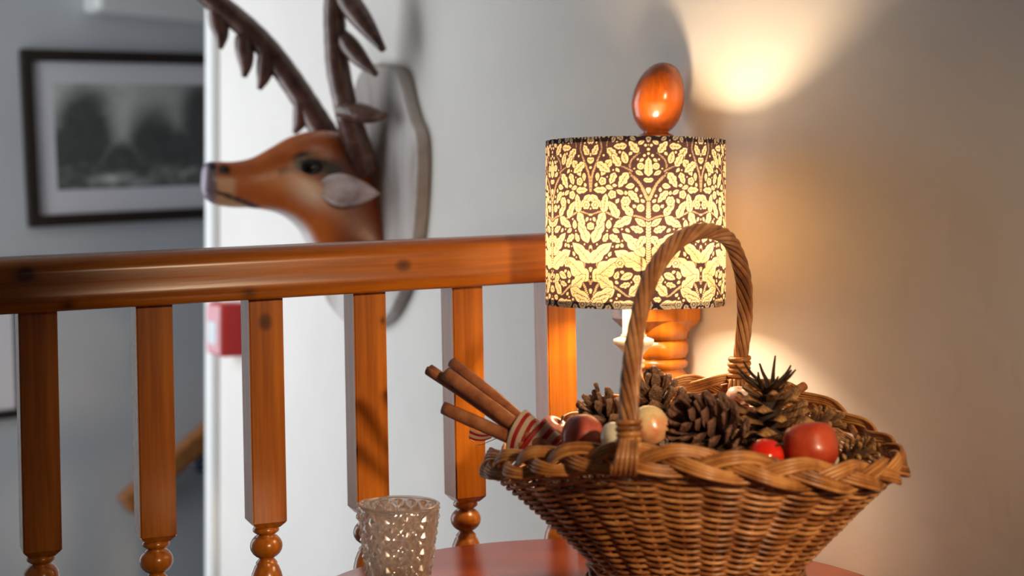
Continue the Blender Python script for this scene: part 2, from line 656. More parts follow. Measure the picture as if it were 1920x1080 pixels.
# shield
outl = [(728, 120), (752, 124), (770, 140), (783, 190), (793, 225), (805, 258), (807, 330), (801, 420), (790, 490), (772, 550), (745, 598),
        (715, 615), (685, 612), (652, 592), (628, 555), (618, 500), (622, 420), (630, 330), (643, 262), (668, 225), (681, 190), (690, 150), (705, 126)]
op = catmull([tuple(on_wall(x, y)) for x, y in outl], 4, closed=True)
bm = bmesh.new()
cen = Vector(tuple(np.mean(op, axis=0)))
lv = []
for off, sc in ((0.001, 1.0), (0.016, 1.0), (0.0195, 0.985), (0.0205, 0.965)):
    lv.append([bm.verts.new(cen + (Vector(tuple(p)) - cen) * sc + SN * off) for p in op])
for a, b in zip(lv[:-1], lv[1:]):
    for k in range(len(op)):
        f = bm.faces.new((a[k], a[(k + 1) % len(op)], b[(k + 1) % len(op)], b[k]))
bm.faces.new(lv[0]); bm.faces.new(lv[-1])
m_shield = mat_noise('weathered_pale_wood', [(0.35, (138, 120, 108)), (0.5, (178, 170, 165)), (0.68, (204, 198, 194))], 9, 0.5, 0.1, 60, 0.5, (1, 1, 0.3))
part('shield', bm, m_shield, stag, label='pale weathered wooden shield')

# head and neck: rings given by crown point, throat point and half width
hr_ = [((379, 331), (378, 350), .004), ((382, 313), (380, 362), .013), ((391, 304), (387, 373), .018), ((410, 303), (404, 384), .0205), ((438, 303), (436, 389), .0215),
       ((472, 296), (468, 390), .0235), ((508, 277), (503, 395), .029), ((545, 256), (530, 404), .036), ((580, 247), (550, 418), .041),
       ((615, 246), (566, 436), .043), ((648, 258), (578, 460), .044), ((678, 295), (594, 490), .046), ((692, 345), (626, 518), .050),
       ((701, 400), (658, 535), .056), ((703, 420), (668, 540), .058)]
ctrl = [(t[0], t[1], b_[0], b_[1], w, 0) for t, b_, w in hr_]
ri = catmull(ctrl, 6)
SEG = 40
bm = bmesh.new()
cl = bm.verts.layers.float_color.new('Col')
rings, info = [], {}
for ii, r_ in enumerate(ri):
    tx, ty, bx, by, w, _ = r_
    row = []
    for k in range(SEG):
        a = 2 * PI * k / SEG
        c_, s_ = math.cos(a), math.sin(a)
        u = math.copysign(abs(c_) ** 0.92, c_)
        mid = 0.5 * (1 + u)
        px, py = bx + (tx - bx) * mid, by + (ty - by) * mid
        b = w * math.copysign(abs(s_) ** 0.85, s_) * (1.0 + 0.06 * u)
        # cheekbone and eye socket relief
        e = math.exp(-(((px - 575) / 34) ** 2 + ((py - 318) / 20) ** 2))
        b *= 1 - 0.10 * e
        e2 = math.exp(-(((px - 572) / 45) ** 2 + ((py - 292) / 12) ** 2))
        b *= 1 + 0.10 * e2
        e3 = math.exp(-(((px - 416) / 11) ** 2 + ((py - 319) / 9) ** 2))
        b *= 1 - 0.22 * e3
        ml = 356 + (px - 388) * 0.36
        if px < 490:
            b *= 1 - 0.16 * math.exp(-((py - ml) / 4.0) ** 2)
        p = sag(px, py)
        v = bm.verts.new(p + SS * b)
        info[v] = (px, py, s_, u)
        row.append(v)
    rings.append(row)
for a, b in zip(rings[:-1], rings[1:]):
    for k in range(SEG):
        f = bm.faces.new((a[k], a[(k + 1) % SEG], b[(k + 1) % SEG], b[k])); f.smooth = True
bm.faces.new(rings[0][::-1]); bm.faces.new(rings[-1])
def segd(px, py, pl):
    best = 1e9
    for (x0, y0), (x1, y1) in zip(pl[:-1], pl[1:]):
        dx, dy = x1 - x0, y1 - y0
        t = max(0, min(1, ((px - x0) * dx + (py - y0) * dy) / (dx * dx + dy * dy)))
        best = min(best, math.hypot(px - x0 - dx * t, py - y0 - dy * t))
    return best
def sstep(a, b, x):
    t = max(0.0, min(1.0, (x - a) / (b - a)))
    return t * t * (3 - 2 * t)
def lerp(a, b, t):
    return tuple(x + (y - x) * t for x, y in zip(a, b))
def stag_color(px, py, s_, u):
    n1 = noise.noise((px * .03, py * .03, 0.0)) * .5 + .5
    n2 = noise.noise((px * .09, py * .09, 5.0)) * .5 + .5
    c = lerp(srgb(184, 90, 32), srgb(212, 122, 54), n1)
    c = lerp(c, srgb(160, 78, 30), 0.5 * n2)
    if px < 470:
        c = lerp(c, srgb(186, 98, 40), 0.6)
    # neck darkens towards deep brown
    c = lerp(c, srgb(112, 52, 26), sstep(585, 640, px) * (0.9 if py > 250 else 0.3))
    # orange tone along the jaw line
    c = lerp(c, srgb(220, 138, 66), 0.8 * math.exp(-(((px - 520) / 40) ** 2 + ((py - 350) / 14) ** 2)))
    # pale cheek
    dx, dy = px - 568, py - 362
    xr, yr = dx * .86 + dy * .5, -dx * .5 + dy * .86
    c = lerp(c, srgb(244, 220, 198), 1.0 * math.exp(-((xr / 42) ** 2 + (yr / 20) ** 2)))
    # brow
    c = lerp(c, srgb(206, 170, 140), 0.9 * math.exp(-((segd(px, py, [(545, 297), (575, 283), (600, 288)]) / 6.5) ** 2)))
    # eye surround and tear line
    c = lerp(c, srgb(26, 20, 18), 1.0 - sstep(13, 25, segd(px, py, [(552, 306), (578, 314), (604, 324)])))
    c = lerp(c, srgb(60, 32, 18), 0.8 * (1 - sstep(1, 6, segd(px, py, [(510, 322), (535, 314), (555, 306)]))))
    # dark brown skull behind the eye
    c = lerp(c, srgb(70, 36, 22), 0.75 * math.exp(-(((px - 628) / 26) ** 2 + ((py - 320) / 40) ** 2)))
    # muzzle: pale upper lip, dark nostril, violet grey nose, dark mouth line, tan jaw
    ml = 356 + (px - 388) * 0.36
    if px < 500:
        c = lerp(c, srgb(222, 178, 140), sstep(440, 424, px) * sstep(328, 340, py) * (1 if py < ml else 0))
        if py > ml:
            c = lerp(c, srgb(200, 160, 128), sstep(498, 470, px))
        c = lerp(c, srgb(46, 30, 32), 1 - sstep(2, 6, abs(py - ml)) if px < 485 else 0)
        c = lerp(c, srgb(128, 116, 132), sstep(404, 394, px))
        c = lerp(c, srgb(30, 26, 20), 1 - sstep(9, 14, math.hypot((px - 414), (py - 319) * 1.2)))
        c = lerp(c, srgb(34, 26, 32), 1 - sstep(5, 9, math.hypot((px - 394), (py - 312))))
    # pale throat
    c = lerp(c, srgb(222, 214, 212), sstep(-0.86, -0.97, u) * sstep(470, 520, px))
    return (c[0], c[1], c[2], 1.0)
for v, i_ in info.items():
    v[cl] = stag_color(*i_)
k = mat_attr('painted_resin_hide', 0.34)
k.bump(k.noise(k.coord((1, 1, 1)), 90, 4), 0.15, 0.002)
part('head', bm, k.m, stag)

m_antler = mat_noise('dark_brown_antler', [(0.3, (72, 48, 42)), (0.55, (104, 76, 68)), (0.75, (134, 108, 100))], 40, 0.18, 0.35, 90)
def tine(bm, pl, r, b0, b1, tip=0.38):
    pts = [sag(x, y, b0 + (b1 - b0) * i / (len(pl) - 1)) for i, (x, y) in enumerate(pl)]
    cp = vec3(catmull([tuple(p) for p in pts], 6))
    n = len(cp)
    rr = [r * 0.86 * (0.72 + 0.55 * math.sin(PI * min(1, .12 + .8 * i / (n - 1)))) * (1 - (1 - tip) * (i / (n - 1)) ** 2.2) for i in range(n)]
    tube(bm, cp, rr, 10)
# antler on the near side
bm = bmesh.new()
def beam(bm, pl, radii, b0, b1):
    n0 = len(pl)
    cp = catmull([tuple(sag(x, y, b0 + (b1 - b0) * i / (n0 - 1))) + (radii[i],) for i, (x, y) in enumerate(pl)], 7)
    tube(bm, vec3(cp), [max(p[3], .001) * (1 + 0.012 * math.sin(j * 1.7)) for j, p in enumerate(cp)], 14)
beam(bm, [(684, 325), (672, 285), (656, 230), (645, 185), (634, 130), (629, 70), (627, 10), (632, -60), (646, -130)],
     [.021, .0225, .0195, .0180, .0180, .0170, .0160, .014, .003], 0.030, 0.075)
tine(bm, [(636, 205), (668, 210), (700, 216), (724, 217)], .0150, 0.045, 0.12)
tine(bm, [(634, 62), (655, 85), (680, 115), (706, 140)], .0150, 0.055, 0.12)
tine(bm, [(632, -30), (655, 5), (688, 50), (719, 94)], .0180, 0.06, 0.13)
part('antler', bm, m_antler, stag)
# antler on the far side
bm = bmesh.new()
beam(bm, [(646, 305), (618, 266), (598, 232), (572, 190), (540, 142), (500, 90), (458, 48), (405, 4), (350, -50), (300, -120)],
     [.022, .022, .0205, .0195, .0190, .0185, .0180, .0175, .014, .003], -0.025, -0.10)
tine(bm, [(563, 190), (566, 212), (561, 232), (552, 250)], .0135, -0.045, -0.06)
tine(bm, [(497, 96), (498, 122), (494, 146), (486, 168)], .0140, -0.06, -0.07)
tine(bm, [(455, 66), (458, 92), (461, 120), (458, 145)], .0145, -0.07, -0.08)
tine(bm, [(404, 12), (409, 40), (415, 66), (413, 92)], .0150, -0.085, -0.09)
part('antler', bm, m_antler, stag)
# ears
def ear(side):
    bm = bmesh.new()
    base, tipp = (600, 352), (712, 358)
    n = 22
    ax0 = sag(base[0], base[1], 0.036) + SS * (0.036 * (side - 1))
    ax1 = sag(tipp[0], tipp[1], 0.105) + SS * (0.105 * (side - 1))
    ax = (ax1 - ax0)
    up = Vector((0, 0, 1))
    dn = ax.normalized().cross(up).normalized()
    if dn.dot(SS * side) < 0:
        dn = -dn
    rows = []
    for i in range(n + 1):
        t = i / n
        w = 0.0245 * (math.sin(PI * min(1, t * 0.93 + 0.07)) ** 0.75) * (1.1 - 0.25 * t)
        row = []
        for j in range(-5, 6):
            q = j / 5
            cup = 0.013 * (q * q - 0.55) * math.sin(PI * (0.12 + 0.8 * t))
            row.append(bm.verts.new(ax0 + ax * t + up * (w * q - 0.004 * t) + dn * (cup + 0.006 * math.sin(PI * t))))
        rows.append(row)
    for a, b in zip(rows[:-1], rows[1:]):
        for j in range(10):
            f = bm.faces.new((a[j], a[j + 1], b[j + 1], b[j])); f.smooth = True
    bmesh.ops.recalc_face_normals(bm, faces=bm.faces)
    bmesh.ops.solidify(bm, geom=bm.faces[:], thickness=0.003)
    shade_smooth_all(bm)
    return bm
m_ear = mat_noise('pale_ear_lining', [(0.3, (120, 98, 96)), (0.5, (182, 166, 164)), (0.7, (206, 194, 192))], 16, 0.4)
part('ear', ear(1), m_ear, stag, label='pale pinkish grey ear')
part('ear', ear(-1), m_ear, stag, label='pale pinkish grey ear')
m_eye = plain('black_glass_eye', srgb(14, 11, 10), 0.08)
for sd in (1, -1):
    bm = bmesh.new()
    bmesh.ops.create_uvsphere(bm, u_segments=20, v_segments=12, radius=0.0125)
    shade_smooth_all(bm)
    c = sag(580, 314, 0.0325) + SS * (0.0325 * (sd - 1))
    for v in bm.verts:
        v.co = Vector((v.co.x * 1.55, v.co.y * 1.1, v.co.z * 0.95))
    bmesh.ops.translate(bm, verts=bm.verts, vec=c)
    part('eye', bm, m_eye, stag, label='glossy black eye')

# ------------------------------------------------------------------ fire call point on the wall beside the corner batten
fc = on_wall(450, 615)
cp = thing('fire_call_point', fc, 'red fire alarm call point box on the white wall near the corner', 'alarm box')
z0, z1 = (HY - 664) / F * fc.y, (HY - 567) / F * fc.y
sa = on_wall(450, 615); sa.z = 0
bm = bmesh.new()
obox(bm, sa + Vector((0, 0, z0)) - SS * 0.045, SS * 0.09, SN * 0.050, (0, 0, z1 - z0))
bevel_all(bm, 0.003, 2)
m_red = plain('red_plastic', srgb(186, 22, 16), 0.55)
part('housing', bm, m_red, cp)
bm = bmesh.new()
obox(bm, sa + Vector((0, 0, z0 + .004)) - SS * 0.041 + SN * .0502, SS * 0.082, SN * 0.005, (0, 0, z1 - z0 - .008))
bevel_all(bm, 0.002, 2)
part('front_plate', bm, plain('red_plate_painted_glare', srgb(228, 170, 176), 0.12), cp, label='glossy front plate')  # window glare put into the plate's colour, pink instead of red
bm = bmesh.new()
obox(bm, sa + Vector((0, 0, z0 + .022)) - SS * 0.026 + SN * .0552, SS * 0.052, SN * 0.002, (0, 0, 0.044))
part('glass_pane', bm, plain('white_break_glass', srgb(222, 228, 232), 0.1), cp, label='white break glass pane')

# ------------------------------------------------------------------ framed pictures on the far wall
def far_rect(tl_px, bl_px, right_px, roll_deg, off, h=None):
    """origin (lower left), unit along, unit up, width, height in the far wall plane"""
    a = on_far(*bl_px, off)
    up = Matrix.Rotation(math.radians(roll_deg), 4, QN) @ Vector((0, 0, 1))
    al = Matrix.Rotation(math.radians(roll_deg), 4, QN) @ Q
    t = on_far(*tl_px, off)
    hh = h or (t - a).length
    w = (on_far(right_px, HY, off) - on_far(bl_px[0], HY, off)).length
    return a, al, up, w, hh

def picture(name, label, rect, fw, matw, mat_print_fn, fcol, colour_label):
    a, al, up, w, h = rect
    t = thing(name, a, label, 'picture')
    fmat = plain(colour_label, fcol, 0.35)
    for nm, o_, du, dv in (('frame_bar', a, al * fw, up * h), ('frame_bar', a + al * (w - fw), al * fw, up * h),
                           ('frame_bar', a + al * fw, al * (w - 2 * fw), up * fw), ('frame_bar', a + al * fw + up * (h - fw), al * (w - 2 * fw), up * fw)):
        bm = bmesh.new()
        obox(bm, o_, du, dv, QN * 0.022)
        bevel_all(bm, 0.004, 2)
        part(nm, bm, fmat, t)
    bm = bmesh.new()
    obox(bm, a + al * fw + up * fw + QN * .004, al * (w - 2 * fw), up * (h - 2 * fw), QN * .004)
    part('mount', bm, plain('mount_board', srgb(246, 243, 249), 0.8), t, label='pale mount board')
    # print
    il, ib = fw + matw[0], fw + matw[1]
    iw, ih = w - il - fw - matw[2], h - ib - fw - matw[3]
    bm = bmesh.new()
    nx, ny = 90, 60
    cl = bm.verts.layers.float_color.new('Col')
    g = [[bm.verts.new(a + al * (il + iw * i / nx) + up * (ib + ih * j / ny) + QN * .0086) for i in range(nx + 1)] for j in range(ny + 1)]
    for j in range(ny + 1):
        for i in range(nx + 1):
            g[j][i][cl] = mat_print_fn(i / nx, j / ny)
    for j in range(ny):
        for i in range(nx):
            bm.faces.new((g[j][i], g[j][i + 1], g[j + 1][i + 1], g[j + 1][i]))
    part('print', bm, mat_attr(name + '_print', 0.7).m, t, recalc=False)
    # glazing
    k = NT(name + '_glazing')
    trp = k.n('ShaderNodeBsdfTransparent'); gsy = k.n('ShaderNodeBsdfGlossy'); gsy.inputs['Roughness'].default_value = .04
    mxx = k.n('ShaderNodeMixShader'); mxx.inputs[0].default_value = .04; k.l(trp.outputs[0], mxx.inputs[1]); k.l(gsy.outputs[0], mxx.inputs[2])
    k.l(mxx.outputs[0], k.t.nodes['Material Output'].inputs[0])
    bm = bmesh.new()
    obox(bm, a + al * fw * .9 + up * fw * .9 + QN * .011, al * (w - 1.8 * fw), up * (h - 1.8 * fw), QN * .0015)
    part('glass_pane', bm, k.m, t)
    return t

def etching(u, v):
    n = noise.fractal((u * 5, v * 4, 1.3), 0.8, 2.0, 5)
    n2 = noise.fractal((u * 14, v * 12, 4.3), 0.7, 2.0, 4)
    sky = 0.90 + 0.10 * math.sin(u * 5 + 1) + 0.10 * n
    g = sky
    def blob(cx, cy, rx, ry):
        return math.exp(-(((u - cx) / rx) ** 2 + ((v - cy) / ry) ** 2) ** 1.5)
    tree = max(blob(.18, .55, .17, .42), blob(.06, .3, .12, .35), blob(.60, .42, .15, .34), blob(.78, .3, .16, .28), blob(.92, .6, .14, .4), blob(.40, .22, .14, .22))
    tree = min(1, max(0, tree * 1.35 + 0.30 * n + 0.1 * n2))
    g = g * (1 - tree) + 0.36 * tree
    if v < .30:
        gr = 0.38 + 0.16 * max(0, n2 + .15)
        g = g + (gr - g) * min(1, (.30 - v) / .12)
    g += 0.42 * math.exp(-(((u - .30) / .12) ** 2 + ((v - .09) / .05) ** 2)) + 0.30 * math.exp(-(((u - .5) / .1) ** 2 + ((v - .05) / .04) ** 2)) \
         + 0.22 * math.exp(-(((u - .78) / .15) ** 2 + ((v - .13) / .04) ** 2))
    g += 0.04 * n2
    g = max(0.2, min(0.95, g))
    c = srgb(255 * g, 255 * g * 1.0, 255 * g * .97)
    return (c[0], c[1], c[2], 1)
picture('framed_etching', 'large dark framed grey woodland etching with wide mount on the far wall', far_rect((32, 92), (50, 427), 470, 2.9, 0.004),
        0.030, (0.052, 0.062, 0.07, 0.055), etching, srgb(52, 42, 36), 'dark_frame')

def watercolour(u, v):
    n = noise.fractal((u * 4, v * 4, 9.1), 0.8, 2.0, 4)
    c = lerp(srgb(150, 178, 214), srgb(196, 208, 220), v)
    gg = math.exp(-(((u - .86) / .2) ** 2 + ((v - .4 - .2 * n) / .22) ** 2))
    c = lerp(c, srgb(70, 96, 44), min(1, gg * 1.3))
    if v < .25:
        c = lerp(c, srgb(84, 92, 150), .7)
    return (c[0], c[1], c[2], 1)
a_, al_, up_, w_, h_ = far_rect((-200, 500), (-190, 808), 44, 2.0, 0.004)
picture('framed_watercolour', 'dark framed blue and green watercolour at the far left, below the etching', (a_, al_, up_, w_, h_),
        0.022, (0.07, 0.085, 0.045, 0.08), watercolour, srgb(40, 30, 26), 'dark_brown_frame')

# ------------------------------------------------------------------ stair handrail on the far wall
h0, h1 = on_far(232, 948, 0.06), on_far(470, 742, 0.06)
sh = thing('stair_handrail', h0, 'wooden stair handrail sloping up along the far wall', 'handrail')
d = (h1 - h0).normalized()
upv = QN.cross(d).normalized()
if upv.z < 0:
    upv = -upv
bm = bmesh.new()
obox(bm, h0 - upv * 0.032 - QN * 0.02, d * (h1 - h0).length, upv * 0.062, QN * 0.045)
bevel_all(bm, 0.012, 3)
part('rail', bm, M['pine_q'], sh)
bm = bmesh.new()
bp = on_far(376, 868, 0.0)
tube(bm, [bp, bp + QN * .035, bp + QN * .058 + Vector((0, 0, .012)), bp + QN * .062 + Vector((0, 0, .04))], 0.008, 8)
lathe(bm, [(0, 0), (.026, 0), (.026, .005), (.018, .009), (0, .009)], 20, bp, QN)
part('bracket', bm, plain('brushed_steel', srgb(176, 184, 200), 0.25, Metallic=1.0), sh, label='steel wall bracket')

# ------------------------------------------------------------------ round table
TC = Vector((0.078, 1.140, 0))
TR = 0.2600
tab = thing('side_table', (TC.x, TC.y, FLOOR_Z), 'small round red-brown polished pedestal table under the basket and lamp', 'table')
bm = bmesh.new()
lathe(bm, [(0, -0.022), (TR - .02, -0.022), (TR - .006, -0.018), (TR, -0.010), (TR, -0.006), (TR - .003, -.0015), (TR - .007, 0), (0, 0)], 120, (TC.x, TC.y, TABLE_Z))
part('tabletop', bm, M['mahogany'], tab)
bm = bmesh.new()
lathe(bm, [(0.06, TABLE_Z - .0222), (.06, TABLE_Z - .04), (.022, TABLE_Z - .06), (.02, -.5), (.034, -.6), (.04, -.68), (.026, -.76), (.03, -.8), (.034, -.90), (0, -.90)], 40, (TC.x, TC.y, 0))
part('pedestal', bm, M['mahogany'], tab)
for k in range(3):
    a = 2 * PI * k / 3 + .4
    bm = bmesh.new()
    dirv = Vector((math.cos(a), math.sin(a), 0))
    c0 = Vector((TC.x, TC.y, 0))
    pts = catmull([tuple(c0 + dirv * .02 + Vector((0, 0, -.84))), tuple(c0 + dirv * .09 + Vector((0, 0, -.85))), tuple(c0 + dirv * .17 + Vector((0, 0, -.96))),
                   tuple(c0 + dirv * .21 + Vector((0, 0, FLOOR_Z + .014)))], 6)
    tube(bm, vec3(pts), [.022 - .009 * i / 18 for i in range(len(pts))], 10)
    part('foot', bm, M['mahogany'], tab)

# ------------------------------------------------------------------ table lamp
LX, LY = LAMP.x, LAMP.y
def lz(py):
    return (HY - py) / F * LY
lamp = thing('table_lamp', (LX, LY, TABLE_Z), 'lit table lamp with leaf print drum shade on a cream candlestick base', 'lamp')
bm = bmesh.new()
sx = (1188 - 1191) / F * LY
pr = [(0, TABLE_Z), (.052, TABLE_Z), (.054, TABLE_Z + .004), (.050, TABLE_Z + .012), (.034, TABLE_Z + .020), (.018, TABLE_Z + .030), (.013, TABLE_Z + .045), (.0155, TABLE_Z + .055),
      (.012, TABLE_Z + .066), (.0092, TABLE_Z + .085), (.0082, lz(715)), (.0080, lz(690)), (.0102, lz(688)), (.0108, lz(684)), (.0084, lz(681)), (.0104, lz(678)), (.0108, lz(675)), (.0086, lz(672)),
      (.0090, lz(665)), (.0115, lz(658)), (.0160, lz(649)), (.0180, lz(646)), (.0190, lz(643)), (.0194, lz(639)), (.0190, lz(636)), (.0120, lz(631)), (.0, lz(630))]
lathe(bm, pr, 40, (LX + sx, LY, 0))
part('candlestick', bm, M['cream'], lamp, label='cream turned candlestick base')
bm = bmesh.new()
lathe(bm, [(.0, lz(632)), (.0122, lz(632)), (.0122, lz(628)), (.0106, lz(626)), (.0106, lz(500)), (.0, lz(499))], 28, (LX + sx, LY, 0))
part('candle_sleeve', bm, M['cream'], lamp, label='white candle sleeve')
bm = bmesh.new()
lathe(bm, [(.0, lz(498)), (.013, lz(498)), (.013, lz(484)), (.010, lz(478)), (0, lz(478))], 24, (LX + sx, LY, 0))
part('bulb_holder', bm, M['cream'], lamp)
BZ = lz(442)
kb = NT('glowing_bulb')
kb.color((1, 1, 1, 1))
kb.b.inputs['Emission Color'].default_value = BULB_COLOR + (1,)
kb.b.inputs['Emission Strength'].default_value = BULB_STRENGTH
bm = bmesh.new()
lathe(bm, [(0, -.024), (.010, -.023), (.0125, -.017), (.0195, -.006), (.0245, .008), (.0235, .019), (.017, .028), (.008, .032), (0, .033)], 20, (LX + sx, LY, BZ))
part('bulb', bm, kb.m, lamp, label='glowing warm bulb')

# printed drum shade. The print is a plain generic leaf-and-scroll pattern drawn here
HU, HV, SSX = 105, 308, 2                               # half repeat in picture pixels, oversampling
def draw_print():
    Wd, Hd = HU * SSX, HV * SSX
    vv, uu = np.mgrid[0:Hd, 0:Wd]
    uu = (uu + .5) / SSX
    vv = (vv + .5) / SSX
    ink = np.zeros((Hd, Wd))                            # 1 = cream, 0 = dark ground
    occ = np.zeros((Hd, Wd), bool)
    rg = np.random.RandomState(5)
    def stroke(pl, w0, w1):
        p = np.array(catmull([(a, b, 0) for a, b in pl], 12))
        n = len(p)
        for i in range(n - 1):
            x0, y0, x1, y1 = p[i][0], p[i][1], p[i + 1][0], p[i + 1][1]
            w = w0 + (w1 - w0) * i / n
            m = 8 + w
            ys, ye = max(0, int((min(y0, y1) - m) * SSX)), min(Hd, int((max(y0, y1) + m) * SSX) + 1)
            xs, xe = max(0, int((min(x0, x1) - m) * SSX)), min(Wd, int((max(x0, x1) + m) * SSX) + 1)
            if ys >= ye or xs >= xe:
                continue
            U, V = uu[ys:ye, xs:xe], vv[ys:ye, xs:xe]
            dx, dy = x1 - x0, y1 - y0
            t = np.clip(((U - x0) * dx + (V - y0) * dy) / (dx * dx + dy * dy + 1e-9), 0, 1)
            d = np.hypot(U - x0 - dx * t, V - y0 - dy * t)
            rim = (d < w / 2 + 1.3) & (d >= w / 2)
            ink[ys:ye, xs:xe][rim] = 0
            ink[ys:ye, xs:xe][d < w / 2] = 1
            occ[ys:ye, xs:xe][d < w / 2 + 1.6] = True
    def leaf(x, y, ang, L, Wl, lobes=0, test=False, curl=0.0, veins=True, margin=1.3):
        m = L + 4
        ys, ye = max(0, int((y - m) * SSX)), min(Hd, int((y + m) * SSX) + 1)
        xs, xe = max(0, int((x - m) * SSX)), min(Wd, int((x + m) * SSX) + 1)
        if ys >= ye or xs >= xe:
            return False
        U, V = uu[ys:ye, xs:xe] - x, vv[ys:ye, xs:xe] - y
        a = U * math.cos(ang) + V * math.sin(ang)
        b = -U * math.sin(ang) + V * math.cos(ang)
        t = a / L
        b = b - curl * L * t * t
        tt = np.clip(t, 0, 1)
        hw = Wl * np.sin(PI * tt ** 0.8) ** 0.8
        if lobes:
            hw = hw * (0.72 + 0.34 * np.abs(np.sin(lobes * PI * tt)))
        ins = (np.abs(b) < hw) & (t > 0) & (t < 1)
        big = (np.abs(b) < hw + margin) & (t > -margin / L) & (t < 1 + margin / L)
        if test and (occ[ys:ye, xs:xe] & big).any():
            return False
        ink[ys:ye, xs:xe][big] = 0
        ink[ys:ye, xs:xe][ins] = 1
        if veins:
            vn = ins & (np.abs(b) < 0.55) & (t > 0.08) & (t < 0.82)
            if L > 16:
                per = max(5.5, L / 7)
                vn |= ins & (np.abs(((a - np.abs(b) * 1.5) % per) - per / 2) < 0.5) & (np.abs(b) < hw * 0.66) & (t > .15) & (t < .8)
            ink[ys:ye, xs:xe][vn] = 0
        occ[ys:ye, xs:xe] |= big
        return True
    def disc(x, y, r, test=False, petals=0):
        m = r + 3
        ys, ye = max(0, int((y - m) * SSX)), min(Hd, int((y + m) * SSX) + 1)
        xs, xe = max(0, int((x - m) * SSX)), min(Wd, int((x + m) * SSX) + 1)
        if ys >= ye or xs >= xe:
            return False
        U, V = uu[ys:ye, xs:xe] - x, vv[ys:ye, xs:xe] - y
        d = np.hypot(U, V)
        rr = r * (0.82 + 0.2 * np.abs(np.cos(np.arctan2(V, U) * petals / 2))) if petals else r
        big = d < rr + 1.2
        if test and (occ[ys:ye, xs:xe] & big).any():
            return False
        ink[ys:ye, xs:xe][big] = 0
        ink[ys:ye, xs:xe][d < rr] = 1
        if r > 4:
            ink[ys:ye, xs:xe][np.abs(d - r * .42) < .6] = 0
            if petals:
                a = np.arctan2(V, U)
                ink[ys:ye, xs:xe][(np.abs(np.sin(a * petals / 2)) < 0.16) & (d > r * .45) & (d < r * .8)] = 0
        occ[ys:ye, xs:xe] |= big
        return True
    # central stem with forked boughs, and lower scrolls
    stroke([(0, 232), (0, 180), (0, 120), (1, 96)], 9.5, 8)
    stroke([(2, 112), (16, 84), (32, 66), (30, 44), (14, 30), (0, 24)], 6.5, 4)
    stroke([(30, 62), (50, 52), (66, 40), (74, 18), (70, 0)], 4.5, 3)
    stroke([(105, 96), (102, 70), (92, 44), (84, 22), (88, 0)], 5.5, 3.5)
    stroke([(0, 150), (24, 142), (52, 146), (80, 134), (105, 140)], 4, 3)
    stroke([(105, 300), (88, 262), (60, 268), (34, 284), (14, 272), (20, 254)], 5, 3)
    stroke([(105, 262), (92, 240), (96, 214), (105, 196)], 5.5, 4)
    # large lobed leaves
    for (x, y, ang, L, Wl, lo, cu) in ((4, 236, -0.62, 64, 15, 3, .10), (8, 214, -1.0, 56, 11, 3, .18), (100, 258, -2.35, 66, 16, 3, -.12), (104, 226, -2.2, 52, 12, 2, -.2),
                                       (100, 190, -1.95, 44, 10, 2, -.12), (34, 282, -2.5, 34, 9, 2, .2), (62, 270, -0.5, 40, 11, 3, -.1), (60, 272, 0.55, 44, 10, 2, -.2),
                                       (20, 300, 0.05, 46, 9, 2, -.1), (104, 300, -2.8, 40, 8, 2, .1), (0, 72, -1.57, 34, 9, 3, 0), (54, 146, -1.2, 34, 8, 2, .1),
                                       (28, 142, -0.95, 30, 7, 2, .1), (30, 144, 0.6, 36, 8, 2, -.1), (80, 136, -1.7, 34, 8, 3, 0), (78, 136, 1.0, 32, 8, 2, .15),
                                       (66, 42, 0.9, 34, 8, 3, .1), (92, 46, 2.4, 30, 8, 3, .1), (73, 22, 2.4, 26, 7, 3, 0), (36, 66, 0.9, 30, 8, 3, .1), (18, 30, -0.9, 26, 7, 3, 0),
                                       (50, 54, -1.0, 26, 7, 3, 0), (104, 104, 2.2, 30, 7, 2, .1), (6, 178, 0.9, 26, 7, 2, .1), (6, 160, -0.75, 22, 5, 0, .1)):
        leaf(x, y, ang, L, Wl, lo, curl=cu)
    for (x, y, r, pt) in ((40, 116, 8.5, 6), (64, 104, 7.5, 5), (96, 122, 8, 6), (14, 128, 6.5, 0), (20, 254, 7.5, 6), (50, 226, 8, 6), (14, 54, 6, 0), (82, 80, 7, 5),
                          (56, 300, 7.5, 6), (88, 300, 8, 6), (0, 300, 8, 6), (105, 160, 7, 5)):
        disc(x, y, r, petals=pt)
    # fill the ground with small leaves, tulip buds and berries
    for L, Wl, tries in ((24, 6.2, 1400), (17, 5.0, 2200), (12.5, 3.8, 3600), (8.5, 2.8, 5000)):
        for _ in range(tries):
            leaf(rg.uniform(0, HU), rg.uniform(0, HV), rg.uniform(0, 2 * PI), L * rg.uniform(.85, 1.15), Wl, rg.choice([0, 2, 3]) if L > 13 else 0,
                 test=True, curl=rg.uniform(-.2, .2), veins=L > 10, margin=1.05)
    for _ in range(4000):
        disc(rg.uniform(0, HU), rg.uniform(0, HV), rg.uniform(1.3, 2.6), test=True)
    return ink
ink = draw_print()
NC, NR, REP = 1050, 312, 5
SR = 168.0 / F * LY
z_top, z_bot = lz(265), lz(570.5)
